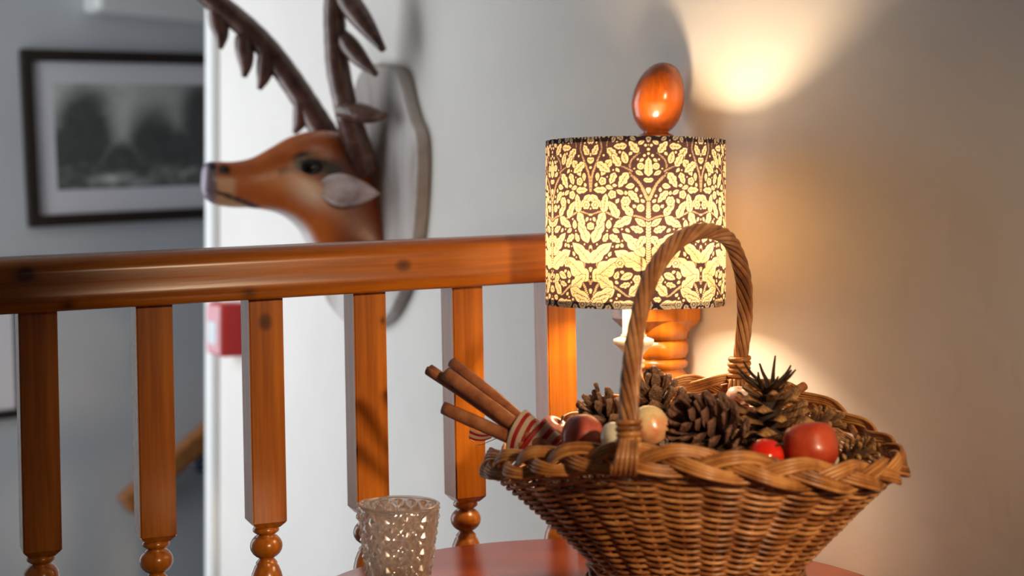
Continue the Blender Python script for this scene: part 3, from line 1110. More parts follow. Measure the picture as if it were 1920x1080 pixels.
def shade_mesh():
    per = NC // REP
    half = per / 2
    cols = np.arange(NC)
    # column facing the camera carries the central stem (slightly right of the axis, as in the photo)
    ph = (cols % per).astype(float)
    tri = np.where(ph <= half, ph, per - ph) / half    # 0..1..0
    u = np.clip((tri * HU * SSX).astype(int), 0, HU * SSX - 1)
    rows_ = np.arange(NR)
    v = np.clip(((1 - (rows_ + .5) / NR) * HV * SSX).astype(int), 0, HV * SSX - 1)
    p1 = np.pad(ink, 1, mode='edge')
    sm = (p1[:-2, 1:-1] + p1[2:, 1:-1] + p1[1:-1, :-2] + p1[1:-1, 2:] + 2 * ink) / 6
    val = sm[np.ix_(v, u)]                             # NR x NC, row 0 = bottom
    ang = -PI / 2 + math.radians(3.0) + 2 * PI * cols / NC
    zz = z_bot + (z_top - z_bot) * rows_ / (NR - 1)
    X = SR * np.cos(ang)
    Y = SR * np.sin(ang)
    co = np.zeros((NR, NC, 3), np.float32)
    co[:, :, 0] = X[None, :]
    co[:, :, 1] = Y[None, :]
    co[:, :, 2] = (zz - TABLE_Z)[:, None]
    idx = np.arange(NR * NC).reshape(NR, NC)
    a = idx[:-1, :]
    b = np.roll(a, -1, axis=1)
    c = np.roll(idx[1:, :], -1, axis=1)
    d_ = idx[1:, :]
    quads = np.stack([a, b, c, d_], -1).reshape(-1, 4)
    me = bpy.data.meshes.new('lamp_shade')
    me.vertices.add(NR * NC)
    me.vertices.foreach_set('co', co.reshape(-1))
    nq = len(quads)
    me.loops.add(nq * 4)
    me.loops.foreach_set('vertex_index', quads.reshape(-1).astype(np.int32))
    me.polygons.add(nq)
    me.polygons.foreach_set('loop_start', (np.arange(nq) * 4).astype(np.int32))
    me.update(calc_edges=True)
    me.polygons.foreach_set('use_smooth', np.ones(nq, bool))
    dark = np.array(srgb(72, 58, 68)[:3]); cream = np.array(srgb(246, 236, 206)[:3])
    rgba = np.ones((NR, NC, 4), np.float32)
    rgba[:, :, :3] = dark + (cream - dark) * val[:, :, None]
    ca = me.color_attributes.new('Col', 'FLOAT_COLOR', 'POINT')
    ca.data.foreach_set('color', rgba.reshape(-1))
    return me
k = NT('printed_linen_shade')
at = k.n('ShaderNodeVertexColor'); at.layer_name = 'Col'
df = k.n('ShaderNodeBsdfDiffuse'); tr = k.n('ShaderNodeBsdfTranslucent'); mx = k.n('ShaderNodeMixShader')
k.l(at.outputs[0], df.inputs[0])
tc = k.mix(1.0, at.outputs[0], srgb(255, 226, 190), 'MULTIPLY')
k.l(tc, tr.inputs[0])
mx.inputs[0].default_value = 0.16
k.l(df.outputs[0], mx.inputs[1]); k.l(tr.outputs[0], mx.inputs[2])
k.l(mx.outputs[0], k.t.nodes['Material Output'].inputs[0])
sme = shade_mesh()
sme.materials.append(k.m)
so = bpy.data.objects.new('lamp_shade', sme)
COL.objects.link(so); so.parent = lamp; ORG[so] = ORG[lamp]
so['label'] = 'drum shade printed with cream leaves on dark ground'
# stiff turned-in hem at top and bottom, with wire rings
m_hem = plain('hem_tape', srgb(216, 206, 190), 0.7)
for nm, za, zb_ in (('top_hem', z_top - .0052, z_top - .0002), ('bottom_hem', z_bot + .0002, z_bot + .0062)):
    bm = bmesh.new()
    r1, r2 = SR - .0005, SR - .0016
    lathe(bm, [(r2, za), (r1, za), (r1, zb_), (r2, zb_), (r2, za)], 128, (LX, LY, 0))
    part(nm, bm, m_hem, lamp)
bm = bmesh.new()
for kk in range(3):
    a = 2 * PI * kk / 3 + .5
    tube(bm, [Vector((LX + sx, LY, lz(480))), Vector((LX + (SR - .002) * math.cos(a), LY + (SR - .002) * math.sin(a), lz(480)))], .0012, 6)
part('shade_carrier', bm, plain('white_wire', srgb(230, 230, 225), .4), lamp, label='white wire spider')
m_strut = plain('white_wire_strut', srgb(230, 230, 225), .4)
for kk in range(3):
    a = 2 * PI * kk / 3 + .5
    bm = bmesh.new()
    tube(bm, [Vector((LX + (SR - .002) * math.cos(a), LY + (SR - .002) * math.sin(a), lz(480))), Vector((LX + (SR - .002) * math.cos(a), LY + (SR - .002) * math.sin(a), z_bot + .002))], .0008, 6)
    part('shade_strut', bm, m_strut, lamp)

# ------------------------------------------------------------------ willow basket
BC = np.array([0.144, 1.155])
RA, RB, ROT = 0.166, 0.140, math.radians(-18)
ru = np.array([math.cos(ROT), math.sin(ROT)]); rv = np.array([-math.sin(ROT), math.cos(ROT)])
fx = [928, 960, 1000, 1100, 1175, 1252, 1400, 1540, 1640, 1698]
fy = [870, 871, 867, 859, 855, 864, 877, 893, 893, 870]
bx_ = [928, 960, 1020, 1060, 1100, 1180, 1280, 1340, 1400, 1500, 1560, 1620, 1665, 1698]
by_ = [866, 848, 826, 803, 780, 747, 728, 724, 724, 746, 773, 808, 840, 868]
NT_ = 720
th = np.arange(NT_) * 2 * PI / NT_
rxy = BC[None] + RA * np.cos(th)[:, None] * ru + RB * np.sin(th)[:, None] * rv
rpx = CX + F * rxy[:, 0] / rxy[:, 1]
i0, i1 = int(np.argmax(rpx)), int(np.argmin(rpx))
pyv = np.zeros(NT_)
for i in range(NT_):
    back = ((i - i0) % NT_) < ((i1 - i0) % NT_)
    pyv[i] = np.interp(rpx[i], bx_, by_) if back else np.interp(rpx[i], fx, fy)
rz = (HY - pyv) / F * rxy[:, 1]
ft = np.fft.rfft(rz); ft[7:] = 0
rz = np.fft.irfft(ft, NT_)
def rim_at(t):
    x = (t % (2 * PI)) / (2 * PI) * NT_
    i = int(x) % NT_; f = x - int(x); j = (i + 1) % NT_
    p = (1 - f) * np.array([rxy[i][0], rxy[i][1], rz[i]]) + f * np.array([rxy[j][0], rxy[j][1], rz[j]])
    return Vector(p)
def out_at(t):
    n = RB * math.cos(t) * ru + RA * math.sin(t) * rv
    n = n / np.linalg.norm(n)
    return Vector((n[0], n[1], 0))
WC = Vector((0.1475, 1.150, -0.2715))
WA, WB = 0.0835, 0.074
def waist_at(t, s=1.0, z=None):
    p = WA * s * math.cos(t) * ru + WB * s * math.sin(t) * rv
    return Vector((WC.x + p[0], WC.y + p[1], WC.z if z is None else z))
basket = thing('wicker_basket', (WC.x, WC.y, TABLE_Z), 'oval brown willow basket with plaited rim and tall twisted hoop handle on the table', 'basket')
NST = 30
def body_at(t, lv, off=0.0):
    """lv 0 at rim, 1 at waist"""
    r = rim_at(t) - Vector((0, 0, .012)) - out_at(t) * .008
    w = waist_at(t)
    f = max(lv, 0.0) ** 0.93
    p = r.lerp(w, f)
    p.z = r.z + (w.z - r.z) * lv
    return p + (out_at(t) * 0.8 - Vector((0, 0, .45))) * off
NROW = 36
for r in range(NROW):
    lv = -0.06 + 1.06 * (r + 0.5) / NROW
    bm = bmesh.new()
    pts = []
    m = NST * 6
    for i in range(m):
        t = 2 * PI * i / m
        ph = PI * (i / 6.0) + PI * r
        pts.append(body_at(t, lv + 0.004 * noise.noise((i * .11, r * 3.1, 0)), 0.0027 * math.cos(ph) + 0.0005 * noise.noise((i * .2, r * 1.7, 3))))
    tube(bm, pts, 0.00152 + 0.00018 * random.uniform(-1, 1), 6, closed=True)
    part('weaver', bm, M['wicker'], basket, recalc=False)
for s_ in range(NST):
    t = 2 * PI * s_ / NST
    bm = bmesh.new()
    tube(bm, [body_at(t, -0.04), body_at(t, .2), body_at(t, .4), body_at(t, .6), body_at(t, .8), body_at(t, 1.0), waist_at(t, 1.02, TABLE_Z + .012)], 0.0017, 6)
    part('stake', bm, M['wicker'], basket, recalc=False)
# waist waling and flared foot
for r in range(10):
    bm = bmesh.new()
    f = r / 9
    s_ = 1.0 + 0.02 * math.sin(PI * f) + 0.11 * f ** 1.5
    z = WC.z + 0.002 - f * (WC.z - TABLE_Z - 0.0015)
    m = NST * 5
    pts = []
    for i in range(m):
        t = 2 * PI * i / m
        ph = 2 * PI * i / 15.0 + 2.1 * r
        p = waist_at(t, s_, z + .0012 * math.sin(ph)) + out_at(t) * (0.0020 * math.cos(ph))
        p.z = max(p.z, TABLE_Z + 0.0019)
        pts.append(p)
    tube(bm, pts, 0.0019, 6, closed=True)
    part('weaver', bm, M['wicker'], basket, recalc=False)
bm = bmesh.new()
rg_ = [[bm.verts.new(waist_at(2 * PI * k_ / 48, sc, z)) for k_ in range(48)] for sc, z in ((.96, WC.z + .004), (.96, WC.z - .002))]
bm.faces.new(rg_[0]); bm.faces.new(rg_[1][::-1])
for k_ in range(48):
    bm.faces.new((rg_[0][k_], rg_[0][(k_ + 1) % 48], rg_[1][(k_ + 1) % 48], rg_[1][k_]))
part('base', bm, M['wicker'], basket)
# plaited border: three bunches of three rods
CYC = 8
for g_ in range(3):
    for j_ in (-1.5, -.5, .5, 1.5):
        bm = bmesh.new()
        pts = []
        m = CYC * 36
        for i in range(m):
            t = 2 * PI * i / m
            ph = CYC * t + 2 * PI * g_ / 3 + 0.25 * math.sin(3 * t)
            lat = 0.0078 * math.sin(ph) + j_ * 0.0028 * (0.75 + 0.25 * abs(math.cos(ph)))
            dep = 0.0044 * math.sin(2 * ph) - 0.0006 * abs(j_)
            o_ = out_at(t)
            L_ = (Vector((0, 0, .93)) - o_ * 0.30).normalized()
            N_ = (o_ * .93 + Vector((0, 0, .30))).normalized()
            pts.append(rim_at(t) + L_ * lat + N_ * dep)
        tube(bm, pts, 0.00150, 6, closed=True)
        part('rim_rod', bm, M['wicker_rim'], basket, recalc=False)
# hoop handle: rods twisted round a core
hp = [(1176, 893, 1.018), (1177, 850, 1.016), (1180, 800, 1.020), (1181, 720, 1.035), (1190, 640, 1.055), (1206, 560, 1.08), (1235, 492, 1.11), (1280, 445, 1.145), (1330, 433, 1.18),
      (1368, 452, 1.215), (1390, 505, 1.245), (1397, 575, 1.265), (1392, 640, 1.278), (1386, 695, 1.285), (1384, 735, 1.285), (1384, 775, 1.275)]
hc = vec3(catmull([tuple(P(*p)) for p in hp], 12))
i_a = 12 * 2 - 3
twist = hc[i_a:12 * 13 + 8]
T_, N_, B_ = frames(twist)
dist = [0.0]
for a, b in zip(twist[:-1], twist[1:]):
    dist.append(dist[-1] + (b - a).length)
NS = 8
for s_ in range(NS):
    bm = bmesh.new()
    pts, rr = [], []
    for i, p in enumerate(twist):
        a = 2 * PI * s_ / NS - 2 * PI * dist[i] / 0.125
        hr2 = 0.0050 * (1 + 0.05 * math.sin(dist[i] * 40))
        pts.append(p + N_[i] * (hr2 * math.cos(a)) + B_[i] * (hr2 * math.sin(a)))
        rr.append(0.00215 * (1 + .08 * math.sin(dist[i] * 60 + s_)))
    tube(bm, pts, rr, 7)
    part('handle_rod', bm, M['wicker_handle'], basket, recalc=False)
bm = bmesh.new()
tube(bm, hc[12:12 * 14], 0.0042, 8)
part('handle_core', bm, M['wicker_handle'], basket, recalc=False)
# bindings at both feet
def binding(cs, n, r, rad):
    T2, N2, B2 = frames(cs)
    for k_ in range(n):
        bm = bmesh.new()
        pts = []
        for i in range(26):
            a = 2 * PI * i / 25
            x = (k_ + .15 + i / 25 * 1.0) / (n + .4) * (len(cs) - 1)
            ii = min(int(x), len(cs) - 2); f = x - ii
            c = cs[ii].lerp(cs[ii + 1], f)
            pts.append(c + N2[ii] * (r * (1 + .06 * math.sin(k_ * 2.3)) * math.cos(a)) + B2[ii] * (r * math.sin(a)))
        tube(bm, pts, rad, 7)
        part('binding', bm, M['wicker_rim'], basket, recalc=False)
binding(vec3(catmull([tuple(P(1179, 788, 1.021)), tuple(P(1178, 836, 1.018))], 8)), 4, 0.0076, 0.00205)
binding(vec3(catmull([tuple(P(1387, 668, 1.281)), tuple(P(1383, 722, 1.283))], 8)), 5, 0.0082, 0.0024)
# straps from the binding down over the border
for k_ in range(5):
    bm = bmesh.new()
    dx = (k_ - 2) * 9.0
    pts = [P(1178 + dx * .7, 824, 1.012), P(1177 + dx * .85, 840, 1.004), P(1175 + dx, 860, .999), P(1172 + dx * 1.05, 880, 1.003), P(1171 + dx * 1.05, 889, 1.014)]
    tube(bm, vec3(catmull([tuple(p) for p in pts], 5)), 0.00185, 7)
    part('handle_strap', bm, M['wicker_handle'], basket, recalc=False)
for k_ in range(5):
    bm = bmesh.new()
    dx = (k_ - 2) * 8.0
    pts = [P(1384 + dx * .8, 712, 1.274), P(1384 + dx, 728, 1.270), P(1384 + dx, 745, 1.272), P(1384 + dx, 760, 1.270)]
    tube(bm, vec3(catmull([tuple(p) for p in pts], 5)), 0.0018, 7)
    part('handle_strap', bm, M['wicker_handle'], basket, recalc=False)

# ------------------------------------------------------------------ dried bark and cone flakes filling the basket
m_flake = mat_noise('dried_bark_flakes', [(.3, (24, 15, 10)), (.5, (50, 32, 20)), (.75, (92, 62, 40))], 60, .7, .3, 150)
bm = bmesh.new()
rgf = random.Random(11)
def flake(c, n, L, W, T):
    n = n.normalized()
    a = n.orthogonal().normalized()
    a = Quaternion(n, rgf.uniform(0, 2 * PI)) @ a
    b = n.cross(a)
    tip = [(-.5, -.5), (.1, -.6), (.5, -.1), (.45, .35), (-.1, .55), (-.55, .3)]
    up = [bm.verts.new(c + a * (x * L) + b * (y * W) + n * (T + .2 * L * x * x)) for x, y in tip]
    dn = [bm.verts.new(c + a * (x * L) + b * (y * W) + n * (.2 * L * x * x)) for x, y in tip]
    bm.faces.new(up); bm.faces.new(dn[::-1])
    for k_ in range(6):
        bm.faces.new((dn[k_], dn[(k_ + 1) % 6], up[(k_ + 1) % 6], up[k_]))
for _ in range(2600):                                  # added against the inside of the weave to block light through gaps
    t = rgf.uniform(0, 2 * PI); lv = rgf.uniform(0.16, .80)
    o_ = out_at(t)
    flake(body_at(t, lv) - o_ * rgf.uniform(.0165, .020), -o_ * .8 + Vector((rgf.uniform(-.4, .4), rgf.uniform(-.4, .4), .5 + rgf.uniform(-.4, .4))), rgf.uniform(.010, .017), rgf.uniform(.006, .010), .0012)
for _ in range(1500):                                  # loose surface under the fruit
    t = rgf.uniform(0, 2 * PI); q_ = math.sqrt(rgf.random())
    c = body_at(t, .22)
    cc = Vector((BC[0], BC[1], -0.196))
    p = cc.lerp(Vector((c.x, c.y, c.z)) - out_at(t) * .034, q_)
    p.z += rgf.uniform(-.012, .004) - .004
    flake(p, Vector((rgf.uniform(-.8, .8), rgf.uniform(-.8, .8), 1)), rgf.uniform(.010, .020), rgf.uniform(.006, .011), .0014)
bmesh.ops.translate(bm, verts=bm.verts, vec=-Vector((WC.x, WC.y, TABLE_Z)))
me = finish('dried_bark_filling', bm, m_flake, recalc=False)
fo = bpy.data.objects.new('dried_bark_filling', me)
COL.objects.link(fo)
fo.location = (WC.x, WC.y, TABLE_Z)
fo['kind'] = 'stuff'
fo['label'] = 'dark dried bark flakes filling the wicker basket under the fruit'
fo['category'] = 'potpourri'

# ------------------------------------------------------------------ fruit
def fruit_mat(name, base, blush, mixpos=(0.4, 0.62), axis_grad=0.0, rough=0.25):
    k = NT(name)
    v = k.coord((1, 1, 1))
    f = k.noise(v, 34, 4, .6)
    sp_ = k.n('ShaderNodeSeparateXYZ'); k.l(v, sp_.inputs[0])
    ma = k.n('ShaderNodeMath', operation='MULTIPLY_ADD')
    k.l(sp_.outputs[2], ma.inputs[0]); ma.inputs[1].default_value = axis_grad; k.l(f, ma.inputs[2])
    k.color(k.ramp(ma.outputs[0], [(mixpos[0], srgb(*base)), (mixpos[1], srgb(*blush))]))
    k.set(Roughness=rough, **{'Coat_Weight': 0.25, 'Subsurface_Weight': 0.0})
    return k.m
def fruit(name, label, cat, px, py, D, rpx, prof, mat, axis=(0, 0, 1), stem=None, group=None, stem_col=(70, 62, 34)):
    c = P(px, py, D)
    R = rpx * D / F
    t = thing(name, c, label, cat, group)
    bm = bmesh.new()
    pf = catmull([(a, b, 0) for a, b in prof], 5)
    pf = [(max(p[0], 0) * R, p[1] * R) for p in pf]
    pf[0] = (0, pf[0][1]); pf[-1] = (0, pf[-1][1])
    lathe(bm, pf, 40, (0, 0, 0), axis)
    for v in bm.verts:
        q = v.co.normalized()
        v.co *= 1 + 0.03 * noise.noise(q * 1.5 + Vector((px, py, 0)) * .1)
    part('flesh', bm, mat, t, local=True)
    if stem:
        bm = bmesh.new()
        a = Vector(axis).normalized()
        q = Vector((0, 0, 1)).rotation_difference(a)
        pts = [q @ (Vector(p) * R) for p in stem]
        tube(bm, vec3(catmull([tuple(p) for p in pts], 5)), [0.055 * R + 0.02 * R * (i / (5 * (len(stem) - 1))) ** 2 for i in range(5 * (len(stem) - 1) + 1)], 8)
        part('stem', bm, plain(name + '_stem', srgb(*stem_col), .6), t, local=True)
    return t
APPLE = [(0, -.78), (.18, -.84), (.45, -.92), (.78, -.72), (.97, -.28), (1.0, .12), (.88, .58), (.60, .84), (.32, .88), (.12, .76), (0, .66)]
PEAR = [(0, -.92), (.30, -.96), (.70, -.80), (.96, -.35), (.98, .05), (.80, .50), (.58, .85), (.40, 1.15), (.22, 1.34), (0, 1.38)]
EGG = [(0, -.95), (.5, -.85), (.93, -.35), (1.0, .05), (.90, .52), (.66, .88), (.36, 1.06), (0, 1.12)]
ROUND = [(0, -.95), (.35, -.93), (.75, -.68), (.98, -.2), (.98, .2), (.80, .62), (.45, .90), (.2, .96), (0, .94)]
fg = 'decorative fruit in the basket'
fruit('apple', 'large shiny orange-red apple at the right front of the basket', 'fruit', 1520, 838, 1.080, 51,
      [(0, -.8), (.3, -.86), (.72, -.76), (.96, -.40), (1.0, .05), (.96, .42), (.80, .70), (.48, .82), (.2, .80), (0, .74)],
      fruit_mat('orange_red_apple_skin', (154, 40, 20), (204, 86, 46), (.35, .75), 4.0, .36), (-.06, .42, 1), None, fg)
fruit('cherry_tomato', 'small bright red glossy fruit with dark stem in front of the apple', 'fruit', 1436, 856, 1.070, 34, ROUND,
      fruit_mat('scarlet_skin', (205, 22, 12), (232, 50, 26), (.35, .7), 0, .15), (.45, -.5, .7), [(0, 0, .85), (.1, 0, 1.1), (.28, 0, 1.28)], fg, (60, 44, 26))
fruit('pear', 'dusky pink rounded fruit left of the handle', 'fruit', 1094, 822, 1.120, 41, EGG,
      fruit_mat('dusky_pink_skin', (158, 62, 50), (204, 108, 88), (.35, .75), 0, .3), (-.15, .2, 1), None, fg)
fruit('apple', 'pale pink small apple with curved green stem beside the striped ribbon', 'fruit', 1036, 814, 1.190, 33, APPLE,
      fruit_mat('pale_pink_skin', (196, 108, 92), (220, 150, 128), (.35, .7), 0, .35), (.35, -.25, .8), [(0, 0, .66), (.12, -.1, 1.0), (.08, -.1, 1.35)], fg, (86, 78, 44))
fruit('apple', 'white glossy small apple partly behind the handle binding', 'fruit', 1156, 820, 1.075, 30, APPLE,
      fruit_mat('ivory_skin', (214, 206, 176), (232, 226, 208), (.35, .7), 0, .2), (.1, 0, 1), None, fg)
fruit('pear', 'cream and blush egg-shaped pear right of the handle', 'fruit', 1219, 800, 1.110, 36, EGG,
      fruit_mat('cream_blush_skin', (242, 216, 158), (224, 122, 78), (.42, .7), -6.0, .3), (-.3, .1, 1), None, fg)
fruit('apple', 'deep red apple behind the upright pine cone', 'fruit', 1385, 790, 1.205, 34, APPLE,
      fruit_mat('deep_red_skin', (158, 22, 14), (190, 44, 24), (.35, .7), 0, .25), (.2, .1, 1), None, fg)
fruit('apple', 'pale pinkish white apple below the rear foot of the handle', 'fruit', 1384, 748, 1.240, 24, APPLE,
      fruit_mat('pinkish_white_skin', (222, 178, 160), (236, 210, 196), (.35, .7), 0, .3), (.2, -.3, 1), None, fg)
fruit('berry', 'tiny pale berry tucked against the rim right of the orange-red apple', 'fruit', 1562, 862, 1.075, 11, ROUND,
      fruit_mat('pale_berry_skin', (190, 172, 150), (216, 204, 190), (.35, .7), 0, .25), (0, 0, 1), None, fg)

# ------------------------------------------------------------------ pine cones
def scale_mesh(name, w, tip, thick, curl, mat):
    """one woody scale, root at the origin, pointing along +X"""
    bm = bmesh.new()
    secs = [(0.0, .22, .05), (.35, .40, .08), (.70, w, .10), (.90, w * .92, thick), (1.0, w * tip, thick * .8)]
    rows = []
    for x, ww, tt in secs:
        zc = curl * x * x
        h = ww / 2
        rows.append([bm.verts.new((x, yy, zc + zz)) for yy, zz in ((-h, -.02), (-h * .55, tt * .55), (0, tt), (h * .55, tt * .55), (h, -.02), (0, -tt * .7))])
    for a, b in zip(rows[:-1], rows[1:]):
        for k_ in range(6):
            bm.faces.new((a[k_], a[(k_ + 1) % 6], b[(k_ + 1) % 6], b[k_]))
    bm.faces.new(rows[0][::-1]); bm.faces.new(rows[-1])
    return finish(name, bm, mat)
def cone_mat(name, c0, c1, c2):
    k = NT(name)
    v = k.coord((1, 1, 1))
    sp_ = k.n('ShaderNodeSeparateXYZ'); k.l(v, sp_.inputs[0])
    f = k.noise(v, 5, 4, .65)
    ma = k.n('ShaderNodeMath', operation='MULTIPLY_ADD')
    k.l(sp_.outputs[0], ma.inputs[0]); ma.inputs[1].default_value = 0.42
    k.l(f, ma.inputs[2])
    c = k.ramp(ma.outputs[0], [(.45, srgb(*c0)), (.78, srgb(*c1)), (1.0, srgb(*c2))])
    k.color(c)
    k.set(Roughness=0.55)
    k.bump(k.noise(v, 14, 4), .5, .05)
    return k.m
cm_a = cone_mat('pine_cone_brown', (60, 38, 25), (130, 92, 66), (178, 140, 108))
cm_b = cone_mat('pine_cone_golden', (54, 34, 18), (136, 94, 52), (192, 146, 90))
cm_c = cone_mat('pine_cone_umber', (52, 32, 25), (112, 75, 59), (150, 110, 88))
SM = {'a': scale_mesh('scale', .50, .60, .16, .10, cm_a), 'b': scale_mesh('scale', .50, .66, .15, -.05, cm_b), 'c': scale_mesh('scale', .58, .34, .09, .22, cm_c)}
CORE = {'a': plain('cone_core', srgb(40, 25, 16), .8)}
def pine_cone(label, px, py, D, axis, length, rad, kind, n, tilt=(0.35, 1.1), spin=0.0, taper=0.55, twigs=0, seed=1, group='pine cones in the basket', size=1.0):
    c = P(px, py, D)
    t = thing('pine_cone', c, label, 'pine cone', group)
    rgn = random.Random(seed)
    ax = Vector(axis).normalized()
    q = Vector((0, 0, 1)).rotation_difference(ax)
    bm = bmesh.new()
    prof = [(0, -length / 2), (rad * .22, -length * .46), (rad * .36, -length * .2), (rad * .30, length * .15), (rad * .12, length * .42), (0, length / 2)]
    lathe(bm, prof, 12, (0, 0, 0), ax)
    part('core', bm, CORE['a'], t, local=True)
    ga = PI * (3 - math.sqrt(5))
    for i in range(n):
        f = (i + .5) / n                                # 0 bottom .. 1 tip
        zc = -length * .47 + length * .93 * f
        prof_r = math.sin(PI * min(1.0, (.16 + .84 * f) ** (taper + .25))) ** .7
        prof_r = max(.30, prof_r)
        L = rad * (0.42 + .58 * prof_r) * rgn.uniform(.9, 1.1)
        el = tilt[0] + (tilt[1] - tilt[0]) * f + rgn.uniform(-.10, .10)
        a = i * ga + spin + rgn.uniform(-.10, .10)
        r0 = rad * .16
        m_dir = Vector((math.cos(a) * math.cos(el), math.sin(a) * math.cos(el), math.sin(el)))
        side = Vector((-math.sin(a), math.cos(a), 0))
        nrm = m_dir.cross(side)
        rot = Matrix((m_dir, side, nrm)).transposed().to_4x4()
        o = bpy.data.objects.new('scale', SM[kind])
        COL.objects.link(o)
        o.parent = t
        s_ = L * size
        o.matrix_local = q.to_matrix().to_4x4() @ Matrix.Translation((math.cos(a) * r0, math.sin(a) * r0, zc - 0.3 * s_ * math.sin(el))) @ rot @ Matrix.Diagonal((s_, s_ * rgn.uniform(.85, 1.1), s_, 1))
    for k_ in range(twigs):
        bm = bmesh.new()
        a = 2 * PI * k_ / twigs + rgn.uniform(-.3, .3)
        sp2 = rgn.uniform(.25, 1.5)
        b0 = Vector((0, 0, length * .42))
        d1 = Vector((math.cos(a) * sp2, math.sin(a) * sp2, 1)).normalized()
        pts = [b0, b0 + d1 * rad * .28, b0 + d1 * rad * .52 + Vector((math.cos(a + 1), math.sin(a + 1), .5)) * rad * .16, b0 + d1 * rad * rgn.uniform(.7, .95) + Vector((math.cos(a + 1.4), math.sin(a + 1.4), .5)) * rad * .22]
        pts = [q @ p for p in pts]
        cp_ = vec3(catmull([tuple(p) for p in pts], 4))
        tube(bm, cp_, [rad * .085 * (1 - .8 * i / len(cp_)) for i in range(len(cp_))], 5)
        part('twig', bm, cm_b, t, local=True)
    return t
pine_cone('small dark open pine cone at the left, behind the dusky pear', 1134, 786, 1.190, (-.5, -.25, .75), .044, .025, 'a', 30, seed=2)
pine_cone('brown pine cone behind the front leg of the handle', 1226, 757, 1.215, (-.25, -.1, 1), .046, .029, 'a', 40, seed=3, tilt=(.1, 1.25))
pine_cone('large shaggy umber pine cone at the middle front of the basket', 1324, 811, 1.115, (-.65, -.45, .5), .056, .031, 'c', 56, seed=4, tilt=(.15, 1.0))
pine_cone('upright open golden pine cone with spiky twig crown', 1441, 787, 1.155, (-.05, -.12, 1), .052, .033, 'b', 40, seed=5, tilt=(-.12, .7), twigs=10)
pine_cone('dark pine cone lying behind the orange-red apple', 1532, 802, 1.165, (.85, .1, .35), .040, .018, 'b', 30, seed=6)
pine_cone('dark pine cone in the shaded right end of the basket', 1596, 858, 1.115, (.8, -.1, .4), .038, .0175, 'b', 34, seed=8)

# ------------------------------------------------------------------ cinnamon sticks
def quill(bm, a, b, r, seed=0, turns=1.25):
    """rolled bark: two curls meeting, extruded from a to b"""
    a, b = Vector(a), Vector(b)
    T = (b - a).normalized()
    N = T.orthogonal().normalized()
    N = Quaternion(T, seed * 1.9) @ N
    B = T.cross(N)
    prof = []
    nn = 22
    for i in range(nn + 1):
        f = i / nn
        ang = 2 * PI * turns * f
        rr = r * (1.0 - .42 * f)
        prof.append((rr * math.cos(ang), rr * math.sin(ang)))
    th_ = r * .13
    inner = [(x * (1 - th_ / math.hypot(x, y)), y * (1 - th_ / math.hypot(x, y))) for x, y in prof]
    loop = prof + inner[::-1]
    L = (b - a).length
    n = 14
    rows = []
    for i in range(n + 1):
        f = i / n
        p = a + (b - a) * f + N * (0.02 * r * math.sin(f * 9 + seed)) + B * (0.05 * r * math.sin(f * 6 + seed * 2))
        w = 1 + .05 * math.sin(f * 7 + seed * 3)
        rows.append([bm.verts.new(p + N * (x * w) + B * (y * w)) for x, y in loop])
    m = len(loop)
    for r0, r1 in zip(rows[:-1], rows[1:]):
        for k_ in range(m):
            f = bm.faces.new((r0[k_], r0[(k_ + 1) % m], r1[(k_ + 1) % m], r1[k_])); f.smooth = True
    for row, rev in ((rows[0], True), (rows[-1], False)):
        for k_ in range(nn):
            q_ = (row[k_], row[k_ + 1], row[m - 2 - k_], row[m - 1 - k_])
            bm.faces.new(q_[::-1] if rev else q_)
m_cin = mat_noise('cinnamon_bark', [(.3, (118, 64, 36)), (.5, (156, 94, 56)), (.72, (184, 122, 78))], 70, .6, .3, 120)
bun = thing('cinnamon_bundle', P(990, 812, 1.165), 'bundle of cinnamon sticks tied with red and white striped ribbon over the left rim', 'cinnamon bundle')
st = [((806, 692, 1.215), (1035, 850, 1.150), 11.5), ((847, 680, 1.235), (1040, 836, 1.170), 11), ((836, 702, 1.200), (1036, 851, 1.140), 12.5), ((834, 764, 1.185), (1036, 857, 1.142), 12.5),
      ((922, 738, 1.225), (1045, 845, 1.165), 9), ((868, 712, 1.245), (1048, 838, 1.180), 10)]
for i, (a, b, r) in enumerate(st):
    bm = bmesh.new()
    quill(bm, P(*a), P(*b), r * 1.45 / F, i + 1)
    part('cinnamon_stick', bm, m_cin, bun)
k = NT('red_white_striped_ribbon')
tcx = k.n('ShaderNodeAttribute'); tcx.attribute_name = 'stripe'
md = k.n('ShaderNodeMath', operation='FRACT'); k.l(tcx.outputs['Fac'], md.inputs[0])
rp = k.ramp(md.outputs[0], [(0.0, srgb(188, 40, 38)), (0.46, srgb(224, 206, 184))])
for nd in k.t.nodes:
    if nd.type == 'VALTORGB':
        nd.color_ramp.interpolation = 'CONSTANT'
k.color(rp); k.set(Roughness=.55)
m_rib = k.m
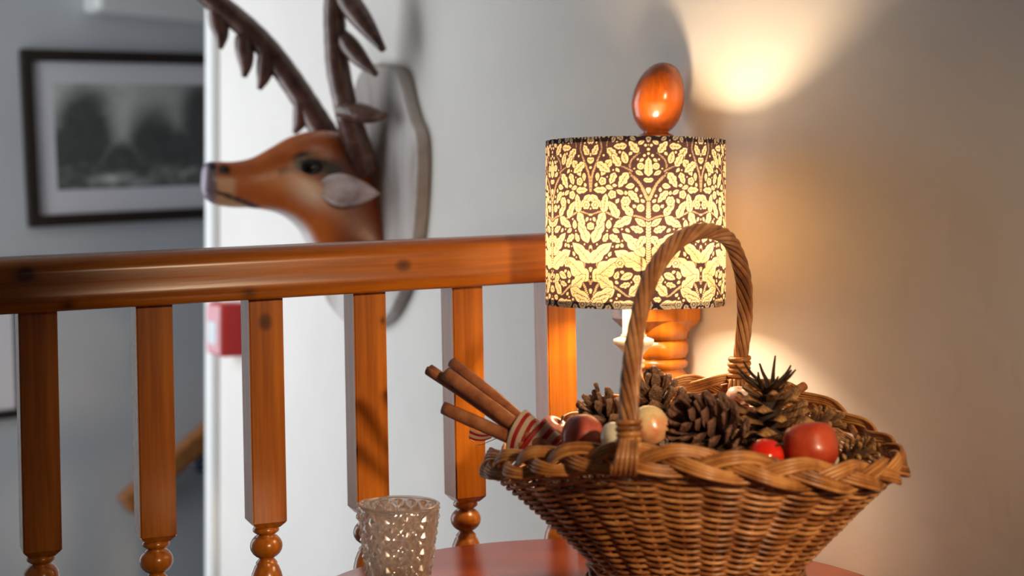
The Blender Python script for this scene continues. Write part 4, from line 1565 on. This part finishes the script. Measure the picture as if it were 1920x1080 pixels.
def sleeve(a, b, r, off, tiltv, name, stripes, ph):
    """flattened ribbon wrapped round the sticks between a and b"""
    a, b = Vector(a), Vector(b)
    T = (b - a).normalized()
    up = Vector((0, 0, 1)); up = (up - T * up.dot(T)).normalized()
    B = T.cross(up)
    bm = bmesh.new()
    ly = bm.verts.layers.float.new('stripe')
    n, m = 16, 40
    rows = []
    for i in range(n + 1):
        f = i / n
        row = []
        for k_ in range(m):
            an = 2 * PI * k_ / m
            flare = 1 - (.22 if name == 'ribbon' and off == 0 else .34) * f + .02 * math.sin(an * 5 + f * 4)
            p = a + T * ((b - a).length * f + tiltv * math.sin(an)) + up * (r * flare * math.sin(an) * 1.0 + off) + B * (r * .78 * flare * math.cos(an))
            v = bm.verts.new(p)
            v[ly] = f * stripes + ph
            row.append(v)
        rows.append(row)
    for r0, r1 in zip(rows[:-1], rows[1:]):
        for k_ in range(m):
            f = bm.faces.new((r0[k_], r0[(k_ + 1) % m], r1[(k_ + 1) % m], r1[k_])); f.smooth = True
    bmesh.ops.solidify(bm, geom=bm.faces[:], thickness=.0007)
    part(name, bm, m_rib, bun, label='red and white striped ribbon')
sleeve(P(970, 814, 1.166), P(1006, 831, 1.158), .0214, 0.0, .0, 'ribbon', 2.5, .55)
sleeve(P(994, 825, 1.160), P(1038, 847, 1.154), .0203, 0.0005, .004, 'ribbon', 2.5, .05)
# loose end of the ribbon behind the lowest stick, with its pale thread loop
bm = bmesh.new()
ly = bm.verts.layers.float.new('stripe')
rows = []
for i in range(11):
    f = i / 10
    c = P(880 + 42 * f, 812 + 5 * math.sin(f * PI) + 4 * f, 1.235 - .02 * f)
    w_ = .0046 * (1 - .5 * f)
    row = []
    for j_ in (-1, 0, 1):
        v = bm.verts.new(c + Vector((0, .002 * j_, w_ * j_)))
        v[ly] = (j_ + 1) * .9 + .1
        row.append(v)
    rows.append(row)
for r0, r1 in zip(rows[:-1], rows[1:]):
    for j_ in (0, 1):
        bm.faces.new((r0[j_], r0[j_ + 1], r1[j_ + 1], r1[j_]))
bmesh.ops.solidify(bm, geom=bm.faces[:], thickness=.0006)
part('ribbon_end', bm, m_rib, bun, label='loose striped ribbon end')
bm = bmesh.new()
tube(bm, vec3(catmull([tuple(P(*p)) for p in ((878, 817, 1.236), (884, 826, 1.236), (898, 834, 1.233), (916, 828, 1.228), (935, 820, 1.215))], 6)), .0004, 5)
part('thread', bm, plain('pale_thread', srgb(222, 210, 196), .5), bun, label='pale thread')
for lb, a, b, r, sd in (('single cinnamon stick leaning on the right rear rim behind the upright cone', (1440, 768, 1.195), (1508, 724, 1.225), 10, 3),
                        ('single cinnamon stick lying between the rear rim and the shaggy cone', (1312, 794, 1.19), (1400, 762, 1.215), 10, 6)):
    t = thing('cinnamon_stick', P(*a), lb, 'cinnamon stick')
    bm = bmesh.new()
    quill(bm, P(*a), P(*b), r * 1.2 / F, sd)
    part('bark', bm, m_cin, t)

# ------------------------------------------------------------------ cut glass votive
GD = 1.195
GX = (747 - CX) / F * GD
def gz(py):
    return (HY - py) / F * GD
gt = gz(943)
gl = thing('glass_votive', (GX, GD, TABLE_Z), 'diamond pattern smoked glass tealight holder at the front left of the table', 'candle holder')
HT = gt - TABLE_Z - 0.0005
RT, RBt = 0.0338, 0.0236
NDI = 17
SEGG, ROWG = NDI * 12, 132
def gr(f):                                             # f 0 bottom .. 1 top
    return RBt + (RT - RBt) * (f ** 0.9)
bm = bmesh.new()
outer = []
for j_ in range(ROWG + 1):
    f = j_ / ROWG
    row = []
    amp = .0034 * min(1, max(0, (0.965 - f) / .03)) * min(1, f / .05 + .15)
    for i in range(SEGG):
        a = 2 * PI * i / SEGG
        u = NDI * i / SEGG
        v_ = f * 10.6
        p1, p2 = u + v_ / 1.0 * .5, u - v_ / 1.0 * .5
        d1 = abs((p1 % 1) - .5) * 2                    # 1 on ridge, 0 at the facet centre
        d2 = abs((p2 % 1) - .5) * 2
        m_ = max(d1, d2)
        h = (1 - m_) * 0.9 - 0.10
        if m_ > .84:
            h = .22 + .05 * math.cos((p1 + p2) * 0 + f * 230) * math.cos(u * 2 * PI * 4)
        r_ = gr(f) + amp * h
        if f > .972:
            r_ = RT + .0002 + .0010 * math.sin(PI * (f - .972) / .028)
        row.append(bm.verts.new((GX + r_ * math.cos(a), GD + r_ * math.sin(a), TABLE_Z + .0004 + HT * f)))
    outer.append(row)
inner = []
for f in (1.0, .985, .95, .8, .6, .4, .25, .14):
    r_ = gr(f) - .0024 - (.0006 if f < .3 else 0)
    if f == 1.0:
        r_ = RT - .0014
    inner.append([bm.verts.new((GX + r_ * math.cos(2 * PI * i / SEGG), GD + r_ * math.sin(2 * PI * i / SEGG), TABLE_Z + .0004 + HT * f)) for i in range(SEGG)])
seq = outer + inner
for r0, r1 in zip(seq[:-1], seq[1:]):
    for i in range(SEGG):
        bm.faces.new((r0[i], r0[(i + 1) % SEGG], r1[(i + 1) % SEGG], r1[i]))
cb = bm.verts.new((GX, GD, TABLE_Z + .0004)); ci = bm.verts.new((GX, GD, TABLE_Z + HT * .14))
for i in range(SEGG):
    bm.faces.new((seq[0][(i + 1) % SEGG], seq[0][i], cb))
    bm.faces.new((seq[-1][i], seq[-1][(i + 1) % SEGG], ci))
k = NT('smoked_mercury_glass')
k.color(srgb(255, 252, 248))
k.set(Roughness=.02, IOR=1.48, **{'Transmission_Weight': 1.0})
gs = k.n('ShaderNodeBsdfGlossy'); gs.inputs['Color'].default_value = srgb(244, 236, 226); gs.inputs['Roughness'].default_value = .16
mxs = k.n('ShaderNodeMixShader')
nf = k.noise(k.coord((1, 1, 1)), 60, 5, .65)
fr = k.ramp(nf, [(.38, (.08, .08, .08, 1)), (.62, (.28, .28, .28, 1))])
k.l(fr, mxs.inputs[0])
k.l(k.b.outputs[0], mxs.inputs[1]); k.l(gs.outputs[0], mxs.inputs[2])
tls = k.n('ShaderNodeBsdfTranslucent'); tls.inputs[0].default_value = srgb(240, 230, 216)
dfs = k.n('ShaderNodeBsdfDiffuse'); dfs.inputs[0].default_value = srgb(236, 226, 214)
mxd = k.n('ShaderNodeMixShader'); mxd.inputs[0].default_value = .5
k.l(tls.outputs[0], mxd.inputs[1]); k.l(dfs.outputs[0], mxd.inputs[2])
mxf = k.n('ShaderNodeMixShader'); mxf.inputs[0].default_value = .14
k.l(mxs.outputs[0], mxf.inputs[1]); k.l(mxd.outputs[0], mxf.inputs[2])
k.l(mxf.outputs[0], k.t.nodes['Material Output'].inputs[0])
part('glass_body', bm, k.m, gl)
tl = thing('tealight', (GX, GD, TABLE_Z + HT * .145), 'small white tealight candle inside the glass holder', 'candle')
bm = bmesh.new()
lathe(bm, [(0, 0), (.0180, 0), (.0182, .012), (.0176, .012), (.0174, .001), (0, .001)], 32, (GX, GD, TABLE_Z + HT * .145))
part('foil_cup', bm, plain('foil_cup', srgb(190, 188, 186), .3, Metallic=1.0), tl)
bm = bmesh.new()
lathe(bm, [(0, .0012), (.0172, .0012), (.0172, .0105), (0, .0102)], 32, (GX, GD, TABLE_Z + HT * .145))
part('wax', bm, plain('tealight_wax', srgb(232, 226, 214), .5), tl)
bm = bmesh.new()
zc = TABLE_Z + HT * .145
tube(bm, [Vector((GX, GD, zc + .010)), Vector((GX + .0005, GD, zc + .016))], .0006, 6)
part('wick', bm, plain('burnt_wick', srgb(30, 26, 24), .8), tl)
